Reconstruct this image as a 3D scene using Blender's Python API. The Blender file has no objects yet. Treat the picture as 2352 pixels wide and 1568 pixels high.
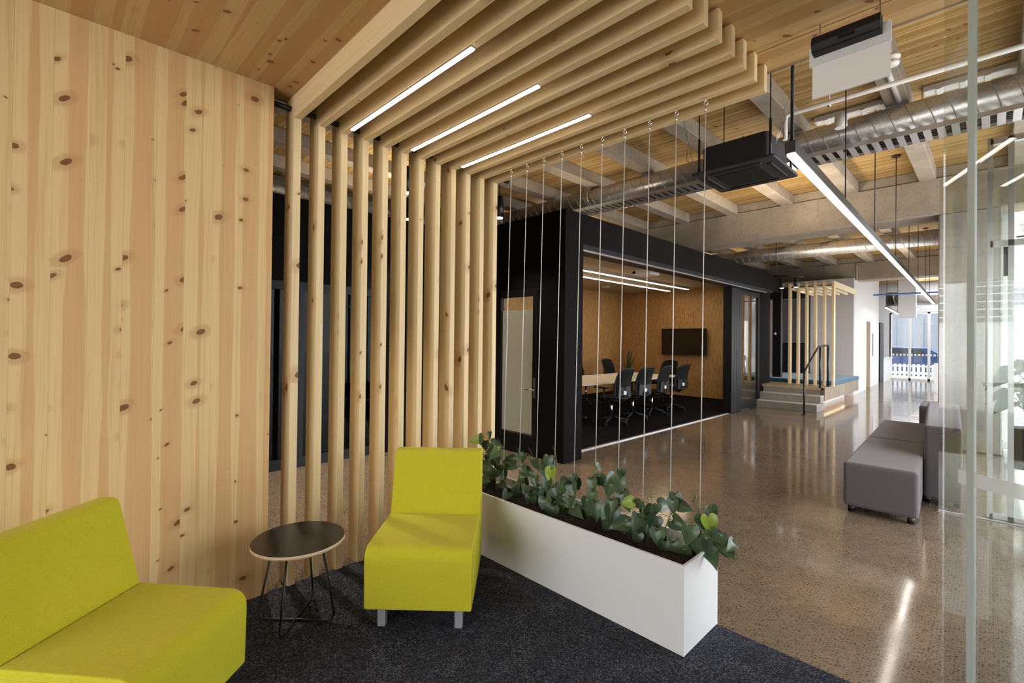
import bpy, bmesh, math, random
from mathutils import Vector, Matrix
random.seed(7)
PI = math.pi
S = bpy.context.scene
C = S.collection
R = math.radians

# ------------------------------------------------------------------ nodes
class N:
    def __init__(s, name):
        s.m = bpy.data.materials.new(name); s.m.use_nodes = True
        s.t = s.m.node_tree; s.t.nodes.clear()
        s.out = s.t.nodes.new('ShaderNodeOutputMaterial')
    def n(s, typ, ins=None, **props):
        nd = s.t.nodes.new(typ)
        for k, v in props.items(): setattr(nd, k, v)
        for k, v in (ins or {}).items():
            sock = nd.inputs[k]
            if isinstance(v, bpy.types.NodeSocket): s.t.links.new(v, sock)
            else: sock.default_value = v
        return nd
    def m_(s, op, a, b=None, c=None, clamp=False):
        nd = s.t.nodes.new('ShaderNodeMath'); nd.operation = op; nd.use_clamp = clamp
        for i, v in enumerate((a, b, c)):
            if v is None: continue
            if isinstance(v, bpy.types.NodeSocket): s.t.links.new(v, nd.inputs[i])
            else: nd.inputs[i].default_value = v
        return nd.outputs[0]
    def mr(s, v, a, b, c=0., d=1., smooth=True):
        nd = s.n('ShaderNodeMapRange', {'Value': v, 'From Min': a, 'From Max': b, 'To Min': c, 'To Max': d})
        if smooth: nd.interpolation_type = 'SMOOTHSTEP'
        return nd.outputs[0]
    def mix(s, f, a, b):
        nd = s.t.nodes.new('ShaderNodeMix'); nd.data_type = 'RGBA'
        for i, v in ((0, f), (6, a), (7, b)):
            if isinstance(v, bpy.types.NodeSocket): s.t.links.new(v, nd.inputs[i])
            else: nd.inputs[i].default_value = v if i == 0 else (*v, 1) if len(v) == 3 else v
        return nd.outputs[2]
    def vec(s, x, y, z=0.): return s.n('ShaderNodeCombineXYZ', {0: x, 1: y, 2: z}).outputs[0]
    def noise(s, v, scale, detail=2., rough=.5, dist=0.):
        return s.n('ShaderNodeTexNoise', {'Vector': v, 'Scale': scale, 'Detail': detail, 'Roughness': rough, 'Distortion': dist}).outputs[0]
    def obj(s): return s.n('ShaderNodeTexCoord').outputs['Object']
    def xyz(s, v): 
        o = s.n('ShaderNodeSeparateXYZ', {0: v}).outputs; return o[0], o[1], o[2]
    def white(s, v): return s.n('ShaderNodeTexWhiteNoise', {'W': v}, noise_dimensions='1D').outputs[0]
    def bump(s, h, st=.3, d=.01): return s.n('ShaderNodeBump', {'Height': h, 'Strength': st, 'Distance': d}).outputs[0]
    def bsdf(s, col, rough=.5, metal=0., normal=None, coat=0., coat_r=.05, spec=.5, sheen=0.):
        b = s.n('ShaderNodeBsdfPrincipled')
        for k, v in (('Base Color', col), ('Roughness', rough), ('Metallic', metal), ('Normal', normal), ('Coat Weight', coat),
                     ('Coat Roughness', coat_r), ('Specular IOR Level', spec), ('Sheen Weight', sheen)):
            if v is None: continue
            if isinstance(v, bpy.types.NodeSocket): s.t.links.new(v, b.inputs[k])
            elif k == 'Base Color': b.inputs[k].default_value = (*v, 1)
            else: b.inputs[k].default_value = v
        s.t.links.new(b.outputs[0], s.out.inputs[0]); return s.m
    def surf(s, sh): s.t.links.new(sh, s.out.inputs[0]); return s.m

def plain(name, col, rough=.5, metal=0., var=.06, scale=30., **k):
    n = N(name); o = n.obj(); f = n.noise(o, scale, 3.)
    c = n.mix(f, tuple(max(0, x * (1 - var)) for x in col), tuple(x * (1 + var) for x in col))
    return n.bsdf(c, rough, metal, **k)

def pine(name, u, v, board=.115, pale=(.76, .60, .36), pink=(.66, .44, .23), knots=.45, kscale=5.2, stripes=1., rough=.45, gap=0.):
    """u, v: which object axes run across and along the boards"""
    n = N(name); ax = dict(zip('xyz', n.xyz(n.obj())))
    rnd = n.n('ShaderNodeObjectInfo').outputs['Random']
    def comb(s):
        r = None
        for ch in s: r = ax[ch] if r is None else n.m_('ADD', r, ax[ch])
        return r
    U = comb(u); V = n.m_('ADD', comb(v), n.m_('MULTIPLY', rnd, 37.))
    q = n.m_('DIVIDE', U, board); q = n.m_('ADD', q, n.m_('MULTIPLY', rnd, 0. if stripes else 9.))
    idx = n.m_('FLOOR', q); fr = n.m_('SUBTRACT', q, idx)
    r1 = n.white(idx); r2 = n.white(n.m_('ADD', idx, 71.3))
    Vb = n.m_('ADD', V, n.m_('MULTIPLY', r1, 23.))
    # heart / sap stripes with wandering edges
    w1 = n.noise(n.vec(n.m_('MULTIPLY', idx, 3.1), n.m_('MULTIPLY', Vb, 1.1)), 1., 2.5, .5)
    a = n.m_('ABSOLUTE', n.m_('SUBTRACT', n.m_('ADD', fr, n.m_('MULTIPLY', n.m_('SUBTRACT', r2, .5), .35)), .5))
    lim = n.m_('ADD', n.m_('ADD', .08, n.m_('MULTIPLY', r1, .32)), n.m_('MULTIPLY', n.m_('SUBTRACT', w1, .5), .38))
    heart = n.mr(n.m_('SUBTRACT', lim, a), -.022, .03)
    # grain
    wob = n.m_('MULTIPLY', n.noise(n.vec(n.m_('MULTIPLY', U, 5.), n.m_('MULTIPLY', Vb, 1.3)), 1., 2.), .05)
    g1 = n.noise(n.vec(n.m_('MULTIPLY', n.m_('ADD', U, wob), 170.), n.m_('MULTIPLY', Vb, 1.6)), 1., 3., .6)
    g2 = n.noise(n.vec(n.m_('MULTIPLY', n.m_('ADD', U, wob), 38.), n.m_('MULTIPLY', Vb, .7)), 1., 3., .55)
    # knots
    kv = n.vec(n.m_('ADD', n.m_('MULTIPLY', U, kscale * .85), n.m_('MULTIPLY', r1, 3.)), n.m_('ADD', n.m_('MULTIPLY', Vb, kscale * 1.2), n.m_('MULTIPLY', n.m_('MULTIPLY', U, n.m_('SUBTRACT', r2, .5)), kscale * 1.3)))
    kd = n.n('ShaderNodeTexNoise', {'Vector': kv, 'Scale': 9., 'Detail': 1.}).outputs[0]
    vo = n.n('ShaderNodeTexVoronoi', {'Vector': kv, 'Scale': 1., 'Randomness': 1.}, voronoi_dimensions='2D')
    cr, cg, cb = n.xyz(vo.outputs['Color'])
    dist = n.m_('ADD', vo.outputs['Distance'], n.m_('MULTIPLY', n.m_('SUBTRACT', kd, .5), .05))
    rad = n.m_('MULTIPLY', n.mr(cr, 1. - knots, 1., .02, .11, False), n.m_('GREATER_THAN', cr, 1. - knots))
    core = n.mr(n.m_('SUBTRACT', rad, dist), -.012, .012)
    halo = n.m_('MULTIPLY', n.mr(n.m_('SUBTRACT', n.m_('MULTIPLY', rad, 3.2), dist), -.03, .16), .55)
    ring = n.m_('MULTIPLY', n.m_('SINE', n.m_('MULTIPLY', dist, 150.)), .5)
    base = n.mix(n.m_('MULTIPLY', heart, stripes), pale, pink)
    base = n.mix(n.m_('MULTIPLY', n.m_('SUBTRACT', r2, .3), .35, clamp=True), base, tuple(x * .82 for x in pink))
    dark = tuple(x * y for x, y in zip(pink, (.78, .66, .5)))
    base = n.mix(n.m_('MULTIPLY', n.mr(g1, .48, .75), .34), base, dark)
    base = n.mix(n.m_('MULTIPLY', n.mr(g2, .46, .72), .30), base, dark)
    base = n.mix(n.m_('MULTIPLY', halo, n.m_('ADD', .8, n.m_('MULTIPLY', ring, .5))), base, (.50, .26, .10))
    kc = n.mix(n.m_('MULTIPLY', n.m_('ADD', ring, .5), .6), (.20, .08, .03), (.33, .15, .055))
    base = n.mix(core, base, kc)
    edge = n.m_('MULTIPLY', n.m_('LESS_THAN', n.m_('MINIMUM', fr, n.m_('SUBTRACT', 1., fr)), .006 if not gap else gap), .35 if not gap else .9)
    if stripes: base = n.mix(edge, base, (.30, .18, .08) if not gap else (.04, .025, .012))
    return n.bsdf(base, rough, normal=n.bump(g1, .08, .002), spec=.35)

def concrete(name, a=(.43, .365, .285), b=(.30, .25, .195), streak='z', rough=.85):
    n = N(name); o = n.obj(); X, Y, Z = n.xyz(o)
    big = n.noise(o, 1.3, 5., .6); fine = n.noise(o, 22., 4., .65)
    st = n.noise(n.vec(n.m_('MULTIPLY', n.m_('ADD', X, Y), 14.), n.m_('MULTIPLY', Z, .9)), 1., 3., .6)
    c = n.mix(n.mr(big, .3, .7), a, b)
    c = n.mix(n.m_('MULTIPLY', n.mr(fine, .45, .75), .45), c, tuple(x * .62 for x in b))
    c = n.mix(n.m_('MULTIPLY', n.mr(st, .62, .72), .35), c, tuple(x * .5 for x in b))
    vo = n.n('ShaderNodeTexVoronoi', {'Vector': o, 'Scale': 7.}).outputs['Distance']
    c = n.mix(n.m_('MULTIPLY', n.mr(vo, .05, .0), .8), c, (.09, .08, .07))
    return n.bsdf(c, rough, normal=n.bump(n.m_('ADD', fine, big), .35, .01))

def floor_mat():
    n = N('polished concrete'); o = n.obj(); X, Y, Z = n.xyz(o)
    P2 = n.vec(X, Y)
    big = n.noise(P2, .8, 5., .6, .4); mid = n.noise(P2, 5., 4., .6)
    c = n.mix(n.mr(big, .3, .7), (.215, .158, .108), (.285, .215, .150))
    c = n.mix(n.m_('MULTIPLY', n.mr(mid, .4, .75), .4), c, (.15, .115, .085))
    dens = n.mr(n.noise(P2, .55, 3.), .38, .62, .12, .34, False)
    for sc, k in ((62., 1.), (110., .8)):
        vo = n.n('ShaderNodeTexVoronoi', {'Vector': P2, 'Scale': sc, 'Randomness': 1.}, voronoi_dimensions='2D')
        r, g, b = n.xyz(vo.outputs['Color'])
        on = n.m_('LESS_THAN', r, n.m_('ADD', dens, .22))
        f = n.m_('MULTIPLY', n.m_('MULTIPLY', on, n.mr(vo.outputs['Distance'], n.m_('ADD', .25, n.m_('MULTIPLY', g, .2)), .2)), k)
        c = n.mix(f, c, n.mix(b, (.035, .028, .024), (.13, .10, .075)))
        on2 = n.m_('GREATER_THAN', r, .9)
        c = n.mix(n.m_('MULTIPLY', n.m_('MULTIPLY', on2, n.mr(vo.outputs['Distance'], .4, .25)), .5), c, (.36, .31, .25))
    ro = n.mr(n.noise(P2, 2.2, 4.), .3, .7, .07, .14, False)
    return n.bsdf(c, ro, normal=n.bump(n.noise(P2, 1.6, 2.), .05, .02), spec=.62)

def carpet_mat(name='charcoal loop carpet', a=(.015, .016, .024), b=(.17, .185, .245), sheen=.05):
    n = N(name); o = n.obj(); X, Y, Z = n.xyz(o)
    P2 = n.vec(n.m_('ADD', X, Y), n.m_('SUBTRACT', X, Y))
    vo = n.n('ShaderNodeTexVoronoi', {'Vector': P2, 'Scale': 135., 'Randomness': .55}, voronoi_dimensions='2D')
    r, g, bb = n.xyz(vo.outputs['Color'])
    big = n.noise(P2, 6., 3.)
    f = n.m_('MULTIPLY', n.m_('POWER', r, 3.), n.mr(big, .25, .75, .5, 1.))
    c = n.mix(f, a, b)
    h = n.m_('SUBTRACT', 1., vo.outputs['Distance'])
    return n.bsdf(c, .95, normal=n.bump(h, .8, .004), sheen=sheen, spec=.1)

def fabric(name, a, b, scale=420., rough=.92, sheen=.25):
    n = N(name); o = n.obj()
    f = n.noise(o, scale, 3., .7); big = n.noise(o, 55., 3., .6)
    X, Y, Z = n.xyz(o)
    st = n.noise(n.vec(n.m_('MULTIPLY', X, 60.), n.m_('MULTIPLY', Y, 260.), n.m_('MULTIPLY', Z, 300.)), 1., 3., .7)
    c = n.mix(n.m_('MULTIPLY', n.mr(f, .35, .7), .7), a, b)
    c = n.mix(n.m_('MULTIPLY', n.mr(st, .5, .72), .55), c, b)
    c = n.mix(n.m_('MULTIPLY', n.mr(big, .45, .75), .25), c, b)
    return n.bsdf(c, rough, normal=n.bump(n.m_('ADD', f, st), .35, .002), sheen=sheen, spec=.2)

def glow(name, col, st):
    n = N(name); e = n.n('ShaderNodeEmission', {'Color': (*col, 1), 'Strength': st}); return n.surf(e.outputs[0])

def glass(name, tint=(.93, .96, .95), refl=1., rough=0.):
    n = N(name)
    t = n.n('ShaderNodeBsdfTransparent', {'Color': (*tint, 1)})
    g = n.n('ShaderNodeBsdfGlossy', {'Color': (1, 1, 1, 1), 'Roughness': rough})
    bk = n.n('ShaderNodeNewGeometry').outputs['Backfacing']
    f = n.n('ShaderNodeFresnel', {'IOR': n.mr(bk, 0., 1., 1.5, 1 / 1.5, False)})
    ff = n.m_('MULTIPLY', f.outputs[0], refl, clamp=True)
    mx = n.n('ShaderNodeMixShader', {0: ff, 1: t.outputs[0], 2: g.outputs[0]})
    return n.surf(mx.outputs[0])

def metal_duct():
    n = N('galvanised steel'); o = n.obj()
    sp = n.n('ShaderNodeTexVoronoi', {'Vector': o, 'Scale': 75.}).outputs['Color']
    r, g, b = n.xyz(sp); nz = n.noise(o, 5., 3.)
    c = n.mix(r, (.50, .475, .44), (.68, .65, .61))
    return n.bsdf(c, n.mr(nz, .3, .7, .28, .42), .82)

def osb(name):
    n = N(name); X, Y, Z = n.xyz(n.obj()); U = n.m_('ADD', X, Y)
    row = n.m_('FLOOR', n.m_('MULTIPLY', U, 95.))
    zz = n.m_('ADD', n.m_('MULTIPLY', Z, 11.), n.m_('MULTIPLY', n.white(row), 9.))
    cell = n.n('ShaderNodeTexWhiteNoise', {'Vector': n.vec(row, n.m_('FLOOR', zz))}, noise_dimensions='2D').outputs[0]
    g = n.noise(n.vec(n.m_('MULTIPLY', U, 260.), n.m_('MULTIPLY', Z, 9.)), 1., 3.)
    c = n.mix(cell, (.34, .175, .058), (.56, .325, .125))
    c = n.mix(n.m_('MULTIPLY', n.mr(g, .5, .8), .4), c, (.19, .09, .03))
    return n.bsdf(c, .6)

def leaf_mat():
    n = N('philodendron leaf')
    uv = n.n('ShaderNodeUVMap').outputs[0]; u, v, _ = n.xyz(uv)
    rnd = n.n('ShaderNodeVertexColor', layer_name='tone').outputs[0]
    r, g, b = n.xyz(rnd)
    a = n.m_('ABSOLUTE', n.m_('SUBTRACT', u, .5))
    vein = n.m_('MAXIMUM', n.mr(a, .018, .004), n.m_('MULTIPLY', n.mr(n.m_('ABSOLUTE', n.m_('SINE', n.m_('MULTIPLY', n.m_('SUBTRACT', v, n.m_('MULTIPLY', a, .9)), 22.))), .12, .02), .35))
    c = n.mix(r, (.035, .075, .035), (.075, .13, .055))
    c = n.mix(n.m_('GREATER_THAN', g, .93), c, (.30, .42, .05))
    c = n.mix(n.m_('MULTIPLY', vein, .55), c, (.16, .26, .10))
    return n.bsdf(c, .33, spec=.55)

M = {}
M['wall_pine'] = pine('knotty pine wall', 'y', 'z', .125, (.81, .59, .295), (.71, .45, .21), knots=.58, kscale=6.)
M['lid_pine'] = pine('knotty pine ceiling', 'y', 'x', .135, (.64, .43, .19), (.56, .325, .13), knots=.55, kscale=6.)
M['post_pine'] = pine('clear pine post', 'xy', 'z', .09, (.83, .65, .37), (.76, .55, .285), knots=.09, kscale=4., stripes=0.)
M['beam_pine'] = pine('clear pine beam', 'yz', 'x', .09, (.82, .625, .345), (.73, .51, .26), knots=.09, kscale=4., stripes=0.)
M['beam_pine_y'] = pine('clear pine alcove beam', 'xz', 'y', .09, (.80, .68, .45), (.74, .58, .36), knots=.09, kscale=4., stripes=0.)
M['boards'] = pine('timber ceiling boards', 'y', 'x', .145, (.53, .36, .145), (.36, .22, .075), knots=.22, gap=.022, rough=.7)
M['floor'] = floor_mat()
M['carpet'] = carpet_mat()
M['carpet_dark'] = carpet_mat('dark meeting carpet', (.005, .0045, .0045), (.014, .012, .012), 0.)
M['conc'] = concrete('formed concrete')
M['conc_pale'] = concrete('pale concrete column', (.42, .39, .35), (.33, .30, .265))
M['conc_step'] = concrete('concrete step', (.30, .275, .24), (.23, .20, .17))
M['tread'] = plain('pale step tread', (.55, .50, .40), .6)
M['black'] = plain('black wall panel', (.007, .006, .006), .75, spec=.1)
M['black_frame'] = plain('black aluminium frame', (.009, .0095, .0125), .45, spec=.25)
M['black_plastic'] = plain('black plastic', (.011, .011, .012), .5, spec=.3)
M['ac_dark'] = plain('charcoal casing', (.034, .033, .038), .5)
M['wire'] = plain('bright steel wire', (.85, .84, .80), .45, .3)
M['black_steel'] = plain('black powder coated steel', (.012, .012, .013), .35)
M['black_mesh'] = plain('black mesh fabric', (.012, .011, .011), .85, scale=400, var=.4, spec=.15)
M['white'] = plain('white satin', (.86, .87, .88), .4, var=.01)
M['white_wall'] = plain('white painted wall', (.66, .66, .665), .7, var=.01)
M['grey_wall'] = plain('grey painted wall', (.50, .475, .48), .75, var=.02)
M['white_gloss'] = plain('white plastic', (.80, .79, .77), .3, var=.01)
M['alu'] = plain('brushed aluminium', (.62, .62, .64), .3, .9)
M['alu_leg'] = plain('silver leg', (.45, .46, .50), .4, .3)
M['chrome'] = plain('chrome', (.8, .8, .8), .12, 1., var=.02)
M['stile'] = plain('pale green glass edge', (.50, .56, .52), .4, var=.02)
M['lime'] = fabric('lime wool', (.70, .655, .038), (.52, .465, .022), sheen=.1)
M['grey_fab'] = fabric('grey woven fabric', (.150, .128, .132), (.088, .080, .094))
M['blue_fab'] = fabric('teal blue cushion', (.035, .145, .235), (.02, .085, .15))
M['tabletop'] = plain('black laminate', (.020, .017, .014), .32, spec=.5, var=.1)
M['ply'] = pine('plywood edge', 'z', 'xy', .004, (.75, .60, .40), (.62, .45, .27), knots=.0, stripes=1.)
M['soil'] = None
n_ = N('dark bark soil'); f_ = n_.noise(n_.obj(), 60., 5., .7)
M['soil'] = n_.bsdf(n_.mix(f_, (.012, .007, .005), (.05, .028, .018)), .95, normal=n_.bump(f_, 1., .02))
M['led'] = glow('cool white diffuser', (1., .93, .84), 13.)
M['led_warm'] = glow('warm white diffuser', (1., .80, .52), 20.)
M['led_far'] = glow('far white diffuser', (1., .95, .9), 9.)
M['duct'] = metal_duct()
M['osb'] = osb('strand veneer wall')
M['mr_ceiling'] = plain('tan acoustic ceiling', (.42, .31, .18), .85)
M['table_white'] = plain('white laminate', (.80, .76, .68), .35, var=.01)
M['leaf'] = leaf_mat()
M['stem'] = plain('green stem', (.12, .18, .05), .5)
M['snake'] = plain('dark green blade', (.035, .07, .03), .45, var=.5, scale=18.)
M['glass'] = glass('clear glass')
M['glass_tint'] = glass('door glass', (.91, .925, .91), 1.2)
M['glass_refl'] = glass('reflective entrance glass', (.95, .96, .955), 1.3)
M['glass_dark'] = glass('dark glazing', (.30, .30, .30), .14)
n_ = N('frosted film'); a_ = n_.n('ShaderNodeBsdfDiffuse', {'Color': (.75, .70, .62, 1)}); b_ = n_.n('ShaderNodeBsdfTranslucent', {'Color': (.9, .86, .78, 1)})
M['frost'] = n_.surf(n_.n('ShaderNodeMixShader', {0: .7, 1: a_.outputs[0], 2: b_.outputs[0]}).outputs[0])
n_ = N('frosted strip'); a_ = n_.n('ShaderNodeBsdfDiffuse', {'Color': (.80, .82, .80, 1)}); b_ = n_.n('ShaderNodeBsdfTransparent')
M['strip'] = n_.surf(n_.n('ShaderNodeMixShader', {0: .35, 1: a_.outputs[0], 2: b_.outputs[0]}).outputs[0])
M['screen'] = plain('black screen', (.004, .004, .005), .12, var=.01)
M['cladding'] = pine('weathered timber cladding', 'y', 'z', .11, (.30, .24, .17), (.17, .12, .08), knots=.05)
M['deck'] = pine('timber deck top', 'y', 'x', .12, (.46, .36, .22), (.38, .28, .16), knots=.1, gap=.02)
M['beige'] = plain('beige door lining', (.62, .50, .36), .6)
M['warm_wall'] = plain('taupe wall', (.36, .31, .27), .8)
M['paving'] = plain('pale paving', (.50, .50, .50), .8, var=.1, scale=3.)
M['asphalt'] = plain('street', (.20, .20, .22), .9)
M['bluegrey'] = plain('blue grey building', (.15, .155, .18), .7, var=.1, scale=2.)
M['hedge'] = plain('hedge green', (.05, .11, .03), .8, var=.6, scale=14.)
M['bluepipe'] = plain('blue pipe', (.06, .16, .45), .4)
M['car'] = plain('dark blue car paint', (.015, .03, .09), .2)
M['bracket'] = plain('dark track', (.03, .03, .03), .4)

# ------------------------------------------------------------------ geometry
class MB:
    def __init__(s): s.b = bmesh.new()
    def box(s, x0, x1, y0, y1, z0, z1, mi=0):
        vs = [s.b.verts.new((x, y, z)) for x in (x0, x1) for y in (y0, y1) for z in (z0, z1)]
        for f in ((0, 1, 3, 2), (4, 6, 7, 5), (0, 4, 5, 1), (2, 3, 7, 6), (0, 2, 6, 4), (1, 5, 7, 3)):
            s.b.faces.new([vs[i] for i in f]).material_index = mi
        return s
    def obox(s, c, ux, uy, hx, hy, z0, z1, mi=0):
        """box rotated about z; c=(x,y), ux, uy unit vectors, half sizes"""
        vs = []
        for i in (-1, 1):
            for j in (-1, 1):
                for z in (z0, z1):
                    vs.append(s.b.verts.new((c[0] + ux[0] * hx * i + uy[0] * hy * j, c[1] + ux[1] * hx * i + uy[1] * hy * j, z)))
        for f in ((0, 1, 3, 2), (4, 6, 7, 5), (0, 4, 5, 1), (2, 3, 7, 6), (0, 2, 6, 4), (1, 5, 7, 3)):
            s.b.faces.new([vs[i] for i in f]).material_index = mi
        return s
    def prism(s, pts, axis, a, b, mi=0):
        """pts 2D in the other two axes (order xyz), extruded along axis from a to b"""
        def mk(p, t):
            return {'x': (t, p[0], p[1]), 'y': (p[0], t, p[1]), 'z': (p[0], p[1], t)}[axis]
        A = [s.b.verts.new(mk(p, a)) for p in pts]; B = [s.b.verts.new(mk(p, b)) for p in pts]
        s.b.faces.new(A).material_index = mi; s.b.faces.new(B[::-1]).material_index = mi
        for i in range(len(pts)):
            j = (i + 1) % len(pts); s.b.faces.new((A[j], A[i], B[i], B[j])).material_index = mi
        return s
    def tube(s, pts, r, seg=10, mi=0, cap=True):
        pts = [Vector(p) for p in pts]; rings = []
        n = len(pts); up = None
        for i, p in enumerate(pts):
            d = (pts[min(i + 1, n - 1)] - pts[max(i - 1, 0)]).normalized()
            if up is None: up = Vector((0, 0, 1)) if abs(d.z) < .9 else Vector((1, 0, 0))
            a = d.cross(up).normalized(); b_ = a.cross(d).normalized(); up = b_
            rr = r[i] if isinstance(r, (list, tuple)) else r
            rings.append([s.b.verts.new(p + (a * math.cos(t) + b_ * math.sin(t)) * rr) for t in [2 * PI * k / seg for k in range(seg)]])
        for i in range(n - 1):
            for k in range(seg):
                f = s.b.faces.new((rings[i][k], rings[i][(k + 1) % seg], rings[i + 1][(k + 1) % seg], rings[i + 1][k])); f.material_index = mi; f.smooth = True
        if cap:
            s.b.faces.new(rings[0][::-1]).material_index = mi; s.b.faces.new(rings[-1]).material_index = mi
        return s
    def lathe(s, c, prof, seg=24, mi=0):
        """prof: [(r, z)], around vertical axis at c"""
        rings = [[s.b.verts.new((c[0] + r * math.cos(2 * PI * k / seg), c[1] + r * math.sin(2 * PI * k / seg), c[2] + z)) for k in range(seg)] for r, z in prof]
        for i in range(len(rings) - 1):
            for k in range(seg):
                f = s.b.faces.new((rings[i][k], rings[i][(k + 1) % seg], rings[i + 1][(k + 1) % seg], rings[i + 1][k])); f.material_index = mi; f.smooth = True
        s.b.faces.new(rings[0][::-1]).material_index = mi; s.b.faces.new(rings[-1]).material_index = mi
        return s
    def quad(s, *p, mi=0):
        f = s.b.faces.new([s.b.verts.new(q) for q in p]); f.material_index = mi; return s
    def build(s, name, mats, parent=None, bevel=0., seg=2, world=True, smooth=False, subsurf=0, cat=None, label=None, group=None, kind=None):
        if not isinstance(mats, (list, tuple)): mats = [mats]
        bmesh.ops.recalc_face_normals(s.b, faces=s.b.faces)
        if parent is not None and world:
            loc = parent.matrix_basis.translation.copy(); p = parent.parent
            while p is not None: loc += p.matrix_basis.translation; p = p.parent
            bmesh.ops.translate(s.b, vec=-loc, verts=s.b.verts)
        me = bpy.data.meshes.new(name); s.b.to_mesh(me); s.b.free()
        for m in mats: me.materials.append(m)
        if smooth:
            for p_ in me.polygons: p_.use_smooth = True
        o = bpy.data.objects.new(name, me); C.objects.link(o)
        if parent is not None: o.parent = parent
        if bevel:
            md = o.modifiers.new('bevel', 'BEVEL'); md.width = bevel; md.segments = seg; md.limit_method = 'ANGLE'; md.angle_limit = R(35)
            if hasattr(md, 'harden_normals'): md.harden_normals = False
        if subsurf:
            md = o.modifiers.new('sub', 'SUBSURF'); md.levels = subsurf; md.render_levels = subsurf
        if label: o['label'] = label
        if cat: o['category'] = cat
        if group: o['group'] = group
        if kind: o['kind'] = kind
        return o

def thing(name, label, cat, loc=(0, 0, 0), rz=0., group=None):
    o = bpy.data.objects.new(name, None); C.objects.link(o); o.location = loc; o.rotation_euler = (0, 0, rz)
    o['label'] = label; o['category'] = cat
    if group: o['group'] = group
    return o
def struct(mb, name, mats, **k): return mb.build(name, mats, kind='structure', **k)
def B(*a): return MB().box(*a)
def copy_tree(o, parent=None):
    c = o.copy(); C.objects.link(c); c.parent = parent
    for ch in [x for x in bpy.data.objects if x.parent == o]: copy_tree(ch, c)
    return c
def fillet(pts, radii, seg=6):
    """round the corners of a 2D polygon"""
    out = []; n = len(pts)
    for i in range(n):
        p = Vector(pts[i]); a = Vector(pts[i - 1]); b = Vector(pts[(i + 1) % n]); r = radii[i]
        if r <= 0: out.append(tuple(p)); continue
        u = (a - p).normalized(); v = (b - p).normalized(); ang = u.angle(v); t = min(r / math.tan(ang / 2), (a - p).length * .49, (b - p).length * .49)
        p0 = p + u * t; p1 = p + v * t
        for k in range(seg + 1):
            s_ = k / seg; out.append(tuple(p0 * (1 - s_) ** 2 + p * 2 * s_ * (1 - s_) + p1 * s_ ** 2))
    return out
ORD = ['first', 'second', 'third', 'fourth', 'fifth', 'sixth', 'seventh', 'eighth', 'ninth', 'tenth', 'eleventh', 'twelfth', 'thirteenth']

# ------------------------------------------------------------------ camera
f_, yaw, pit, rol = 1083.93, R(45.7834), R(.4542), R(.6083)
fw = Vector((-math.sin(yaw) * math.cos(pit), math.cos(yaw) * math.cos(pit), math.sin(pit)))
r_ = Vector((math.cos(yaw), math.sin(yaw), 0)); u_ = r_.cross(fw)
r2 = math.cos(rol) * r_ + math.sin(rol) * u_; u2 = -math.sin(rol) * r_ + math.cos(rol) * u_
cam = bpy.data.cameras.new('camera'); co = bpy.data.objects.new('camera', cam); C.objects.link(co)
co.matrix_world = Matrix(((r2.x, u2.x, -fw.x, 0), (r2.y, u2.y, -fw.y, 0), (r2.z, u2.z, -fw.z, 1.5), (0, 0, 0, 1)))
cam.sensor_width = 36; cam.lens = f_ / 2352 * 36; cam.shift_x = 8.378 / 2352; cam.shift_y = -11.574 / 2352; cam.clip_start = .03; cam.clip_end = 300
S.camera = co

# ------------------------------------------------------------------ setting
XW, ZL, Y1, SP, XE = -2.947, 2.97, 1.0874, .1486, -.842
ZS = ZL - .14                                     # soffit of the timber frames
XB, YB, ZB = -3.644, 4.5, 3.116                   # black meeting room box
XL = -5.594
PY = 2.55                                         # edge of the carpet
b = MB(); b.box(-13, 1.95, -3.6, 26.1, -.2, 0)
struct(b, 'floor', M['floor'])
MB().box(XW - .02, 1.9, -3.5, PY, .001, .012).build('carpet', M['carpet'], bevel=.004, cat='carpet', label='charcoal speckled loop carpet under the lime chairs')
B(-8.0, XB - .26, YB + .1, 12.7, .001, .010).build('carpet', M['carpet_dark'], cat='carpet', label='plain black carpet inside the meeting room')
# pine wall and lid
struct(B(XW - .1, XW, -3.5, .928, 0, ZL), 'wall_left', M['wall_pine'])
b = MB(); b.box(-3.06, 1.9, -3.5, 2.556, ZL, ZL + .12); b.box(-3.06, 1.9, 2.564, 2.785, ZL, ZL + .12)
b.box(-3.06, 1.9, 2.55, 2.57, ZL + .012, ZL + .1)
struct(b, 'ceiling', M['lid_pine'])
struct(B(-3.075, 1.9, 2.785, 2.793, ZL - .004, ZL + .13), 'trim_1', M['alu'])
struct(B(-3.085, -3.065, -3.5, 2.793, ZL - .004, ZL + .13), 'trim_2', M['alu'])
MB().tube([(-3.0, .5, 2.9), (-3.0, 2.9, 2.9)], .016, 12).build('steel_rod', M['black_steel'], cat='rod', label='black round steel rod threaded through the tops of the slat posts')
# slat frames
for i in range(12):
    y1 = Y1 + SP * i; y0 = y1 - .045
    t = thing('slat_frame', f'pine post and beam frame, {ORD[i]} slat counted from the knotty pine wall', 'slat', (XW - .07, y0 + .0225, 0), group='pine slat frames in the lounge screen')
    MB().prism([(XW - .14, 0), (XW, 0), (XW, ZS), (XW - .14, ZL - .001)], 'y', y0, y1).build('post', M['post_pine'], t, bevel=.003)
    MB().prism([(XW + .0, ZS), (XE, ZS), (XE, ZL - .001), (XW - .139, ZL - .001)], 'y', y0, y1).build('beam', M['beam_pine'], t, bevel=.003)
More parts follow.
